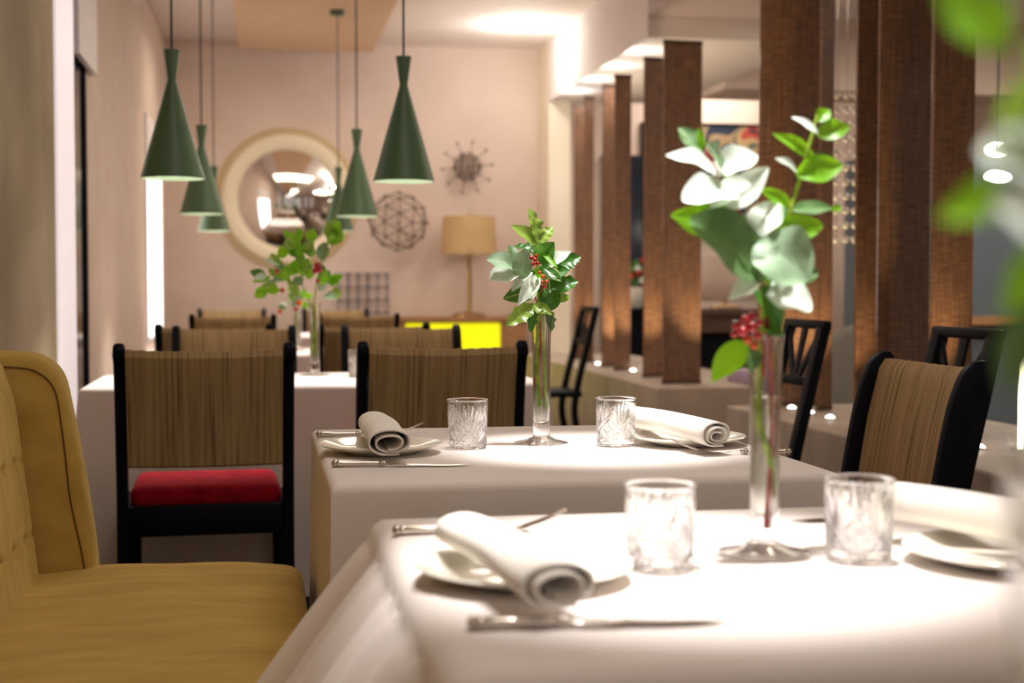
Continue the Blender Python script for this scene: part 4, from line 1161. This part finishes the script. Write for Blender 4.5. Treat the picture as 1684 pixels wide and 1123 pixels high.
def bouquet(label, name, vase, Y, pxm, leaves, berries, stems, seed, spread=0.03):
    rnd = random.Random(seed)
    t = thing(name, label, 'bouquet', (vase[0], vase[1], TZ + 0.045), 0, 'bouquets in the bud vases')
    for (u0, v0, u1, v1, wpx, mk, kd, dy) in leaves:
        a = py(u0, v0, Y + dy * 0.5 + rnd.uniform(-spread, spread) * 0.3); b_ = py(u1, v1, Y + dy + rnd.uniform(-spread, spread) * 0.5)
        up = 0.5 if mk not in ('l_white', 'l_euc') else 0.9
        n = (rnd.uniform(-0.5, 0.5), -1, up + rnd.uniform(-0.2, 0.3))
        leaf(t, a, b_, wpx * pxm * (1.3 if kd == 'round' else 1.2), M[mk], kd, n, rnd.uniform(0.05, 0.2))
    for (u, v, r, mk, dy) in berries:
        p = py(u, v, Y + dy); b = bmesh.new(); sphere(b, p, r * pxm, 2); part_world('berry', b, M[mk], t)
    for (pts, r, mk) in stems:
        b = bmesh.new(); P = [py(u, v, Y + dy) for (u, v, dy) in pts]; tube(b, smoothcurve(P, 5), r, 8, r * 0.6); part_world('stem', b, M[mk], t)
    return t

MID = [
 (886, 402, 871, 341, 24, 'l_olive', 'holly', 0.0), (883, 402, 842, 369, 22, 'l_olive', 'plain', -0.01), (889, 400, 909, 372, 22, 'l_olive', 'holly', 0.01),
 (884, 418, 845, 402, 22, 'l_dark', 'holly', 0.02), (882, 432, 911, 398, 30, 'l_dark', 'plain', -0.02),
 (852, 442, 803, 424, 30, 'l_euc', 'round', -0.01), (856, 448, 806, 458, 34, 'l_white', 'round', -0.02), (845, 443, 841, 402, 18, 'l_grey', 'round', 0.0),
 (857, 458, 864, 411, 26, 'l_euc', 'round', -0.03), (876, 448, 840, 478, 20, 'l_white', 'plain', -0.03), (886, 452, 853, 499, 22, 'l_white', 'plain', -0.05),
 (902, 438, 938, 412, 22, 'l_white', 'plain', 0.0), (908, 442, 955, 421, 28, 'l_dark', 'holly', 0.02), (904, 452, 937, 444, 22, 'l_dark', 'plain', -0.02),
 (896, 478, 951, 462, 34, 'l_dark', 'holly', -0.01), (890, 412, 917, 440, 10, 'l_bright', 'plain', -0.04), (895, 442, 923, 462, 18, 'l_varieg', 'plain', -0.05),
 (884, 478, 827, 490, 30, 'l_varieg', 'plain', -0.01), (880, 500, 832, 535, 26, 'l_olive', 'holly', -0.03), (893, 512, 917, 468, 30, 'l_dark', 'plain', 0.01),
 (912, 494, 938, 487, 14, 'l_olive', 'plain', 0.02), (876, 502, 908, 516, 18, 'l_olive', 'plain', -0.03), (877, 506, 872, 547, 15, 'l_dark', 'holly', -0.01),
 (900, 506, 908, 545, 16, 'l_grey', 'holly', -0.02), (896, 452, 901, 486, 10, 'l_varieg', 'plain', -0.055), (880, 470, 858, 440, 22, 'l_dark', 'plain', 0.04),
 (890, 460, 915, 425, 26, 'l_dark', 'holly', 0.05), (870, 470, 845, 462, 20, 'l_dark', 'plain', 0.03), (885, 488, 902, 470, 20, 'l_dark', 'plain', 0.0), (888, 470, 880, 440, 14, 'l_bright', 'plain', -0.045)]
MB = [(874, 424, 3.4, 'berry', -0.05), (880, 427, 3.8, 'berry', -0.055), (884, 433, 3.5, 'berry', -0.05), (877, 434, 3.6, 'berry', -0.056), (882, 421, 3.2, 'berry', -0.045),
      (888, 448, 3.0, 'berry2', -0.06), (893, 455, 3.6, 'berry2', -0.062), (899, 463, 3.6, 'berry2', -0.06), (896, 471, 3.8, 'berry', -0.06), (892, 464, 3.0, 'berry2', -0.055)]
MS = [([(888, 668, 0.0), (884, 600, 0.002), (887, 520, 0), (884, 440, 0), (878, 360, 0)], 0.0042, 'stem'),
      ([(897, 672, 0.0), (894, 600, -0.004), (893, 520, 0), (900, 460, 0), (930, 440, 0)], 0.0034, 'stem'),
      ([(880, 640, 0.0), (889, 560, 0.004), (884, 500, 0), (860, 455, -0.01)], 0.0018, 'stemr'),
      ([(892, 655, 0.0), (890, 560, -0.006), (889, 500, 0), (894, 450, -0.03)], 0.002, 'stemr')]
bouquet('sharp bouquet of holly, eucalyptus and red berries in the middle vase', 'holly_bouquet', (0.545, 2.76), 2.76, 2.79 / FPX, MID, MB, MS, 11)

NEAR = [
 (1178, 284, 1098, 250, 42, 'l_white', 'plain', -0.02), (1188, 296, 1166, 236, 42, 'l_euc', 'round', -0.01), (1172, 284, 1244, 254, 46, 'l_white', 'round', 0.0),
 (1208, 318, 1128, 322, 54, 'l_white', 'round', -0.04), (1168, 340, 1230, 300, 46, 'l_white', 'round', -0.05), (1192, 344, 1264, 274, 42, 'l_white', 'plain', -0.02),
 (1152, 248, 1116, 208, 30, 'l_grey', 'plain', 0.02), (1150, 250, 1150, 210, 16, 'l_bright', 'plain', 0.02), (1178, 380, 1104, 352, 46, 'l_bright', 'plain', 0.0), (1206, 384, 1142, 322, 36, 'l_bright', 'plain', -0.01),
 (1258, 458, 1140, 358, 88, 'l_grey', 'round', -0.03), (1244, 398, 1210, 358, 44, 'l_euc', 'round', 0.0), (1244, 388, 1280, 334, 48, 'l_white', 'round', -0.02),
 (1244, 400, 1330, 456, 84, 'l_euc', 'round', -0.04), (1298, 468, 1348, 442, 28, 'l_grey', 'plain', 0.01), (1272, 384, 1358, 368, 40, 'l_bright', 'plain', 0.0),
 (1298, 347, 1374, 341, 28, 'l_grey', 'plain', 0.02), (1366, 345, 1388, 341, 11, 'l_bright', 'plain', 0.02), (1300, 338, 1250, 310, 22, 'l_bright', 'plain', 0.0),
 (1308, 288, 1388, 270, 40, 'l_bright', 'plain', -0.01), (1314, 286, 1278, 258, 19, 'l_white', 'plain', -0.02), (1338, 260, 1274, 217, 22, 'l_bright', 'plain', 0.0),
 (1328, 259, 1376, 263, 16, 'l_grey', 'plain', 0.03), (1342, 222, 1400, 207, 30, 'l_bright', 'plain', 0.0), (1345, 220, 1303, 189, 13, 'l_white', 'plain', -0.01),
 (1344, 200, 1364, 178, 22, 'l_bright', 'plain', 0.0), (1250, 456, 1199, 492, 28, 'l_white', 'plain', -0.05), (1260, 484, 1336, 506, 56, 'l_white', 'round', -0.05),
 (1250, 468, 1284, 548, 42, 'l_dark', 'plain', 0.0), (1252, 536, 1292, 552, 30, 'l_dark', 'plain', -0.01), (1228, 562, 1170, 626, 40, 'l_bright', 'plain', -0.03),
 (1230, 566, 1236, 612, 34, 'l_grey', 'plain', -0.01), (1262, 470, 1300, 440, 40, 'l_dark', 'plain', 0.03), (1240, 440, 1200, 400, 44, 'l_grey', 'plain', 0.03), (1290, 370, 1262, 330, 30, 'l_dark', 'plain', 0.03), (1262, 520, 1240, 470, 24, 'l_dark', 'plain', 0.02)]
NB = [(1212, 536, 9, 'berry', -0.04), (1226, 526, 9, 'berry', -0.05), (1238, 520, 8, 'berry', -0.045), (1222, 545, 9, 'berry', -0.055), (1237, 538, 9.5, 'berry', -0.05), (1208, 549, 7, 'berry', -0.04),
      (1230, 558, 8, 'berry2', -0.045), (1246, 552, 8, 'berry', -0.04), (1240, 568, 7, 'berry2', -0.04), (1249, 530, 7, 'berry', -0.03)]
NS_ = [([(1276, 820, 0.0), (1262, 740, 0.0), (1249, 690, 0.0), (1250, 600, 0.0), (1252, 540, 0), (1270, 440, 0), (1305, 330, 0), (1345, 190, 0)], 0.004, 'stem'),
       ([(1260, 868, 0.0), (1266, 760, 0.0), (1268, 640, 0), (1262, 540, 0), (1250, 460, 0), (1215, 350, 0), (1160, 250, 0)], 0.0034, 'stemr'),
       ([(1255, 620, -0.005), (1256, 570, -0.01), (1238, 550, -0.03)], 0.0016, 'stemr')]
bouquet('tall blurred near bouquet with white eucalyptus leaves and red berries', 'eucalyptus_bouquet', (0.576, 1.575), 1.575, 1.62 / FPX, NEAR, NB, NS_, 5)

def farlist(cl, n, seed, wmin, wmax, base):
    r = random.Random(seed); out = []
    for k in range(n):
        cu, cv_, rad = cl[k % len(cl)]
        a = r.uniform(0, 6.28); d = rad * math.sqrt(r.random())
        u, v = cu + d * math.cos(a), cv_ + d * math.sin(a); a2 = math.atan2(v - base[1], u - base[0]) + r.uniform(-0.9, 0.9); L_ = r.uniform(wmin, wmax) * 1.7
        out.append((u, v, u + L_ * math.cos(a2), v + L_ * math.sin(a2), r.uniform(wmin, wmax), r.choice(['l_bright', 'l_dark', 'l_olive', 'l_euc', 'l_bright', 'l_olive', 'l_bright', 'l_white']), r.choice(['plain', 'holly']), r.uniform(-0.08, 0.06)))
    return out
FL = farlist([(545, 392, 16), (480, 432, 26), (512, 445, 24), (455, 462, 22), (490, 470, 22), (530, 470, 18), (500, 420, 26)], 60, 3, 11, 19, (512, 500))
FB = [(522, 436, 6, 'berry', -0.06), (518, 445, 5, 'berry', -0.06), (526, 443, 5, 'berry', -0.07), (523, 462, 4, 'berry', -0.05), (456, 446, 4, 'berry', -0.05), (464, 477, 4, 'berry2', -0.05)]
FS = [([(515, 585, 0), (516, 520, 0), (520, 470, 0), (532, 420, 0), (552, 375, 0)], 0.003, 'stem'), ([(519, 583, 0), (514, 510, 0), (490, 460, 0), (455, 440, 0)], 0.0026, 'stem')]
bouquet('far leafy bouquet with red berries below the mirror', 'leafy_bouquet', (0.183, 5.03), 5.03, 5.1 / FPX, FL, FB, FS, 6)
FL2 = farlist([(480, 500, 12), (495, 495, 12), (487, 485, 14)], 16, 9, 6, 10, (487, 520))
bouquet('small distant bouquet with orange flowers behind the leafy one', 'leafy_bouquet', (0.17, 7.0), 7.0, 7.1 / FPX, FL2,
        [(492, 498, 5, 'berry2', -0.1), (460, 512, 4, 'berry2', -0.06), (486, 508, 4, 'berry', -0.1)], [([(487, 560, 0), (488, 520, 0), (486, 490, 0)], 0.003, 'stem')], 7)
# bouquet on the table beside the camera: its leaves reach into the right of the view
OWN = [(1650, 80, 1545, -20, 90, 'l_bright', 'plain', 0.0), (1680, 330, 1540, 352, 75, 'l_bright', 'plain', 0.03), (1760, 300, 1615, 240, 130, 'l_white', 'round', 0.02), (1740, 400, 1640, 330, 90, 'l_white', 'round', 0.0),  # pale leaves here are added to give the white haze
       (1700, 500, 1655, 650, 60, 'l_grey', 'plain', 0.0), (1710, 400, 1655, 520, 60, 'l_bright', 'plain', 0.0), (1780, 500, 1700, 360, 90, 'l_grey', 'plain', 0.0), (1800, 200, 1700, 60, 90, 'l_bright', 'plain', 0.0),
       (1720, 120, 1640, 210, 60, 'l_olive', 'plain', 0.02)]
OS = [([(1878, 1000, 0), (1875, 700, 0), (1800, 450, 0), (1700, 250, 0), (1660, 60, 0)], 0.0022, 'stem')]
bouquet('out of focus green leaves hanging into the right edge of view', 'foreground_bouquet', (0.275, 0.45), 0.45, 0.50 / FPX, OWN, [], OS, 8, 0.01)
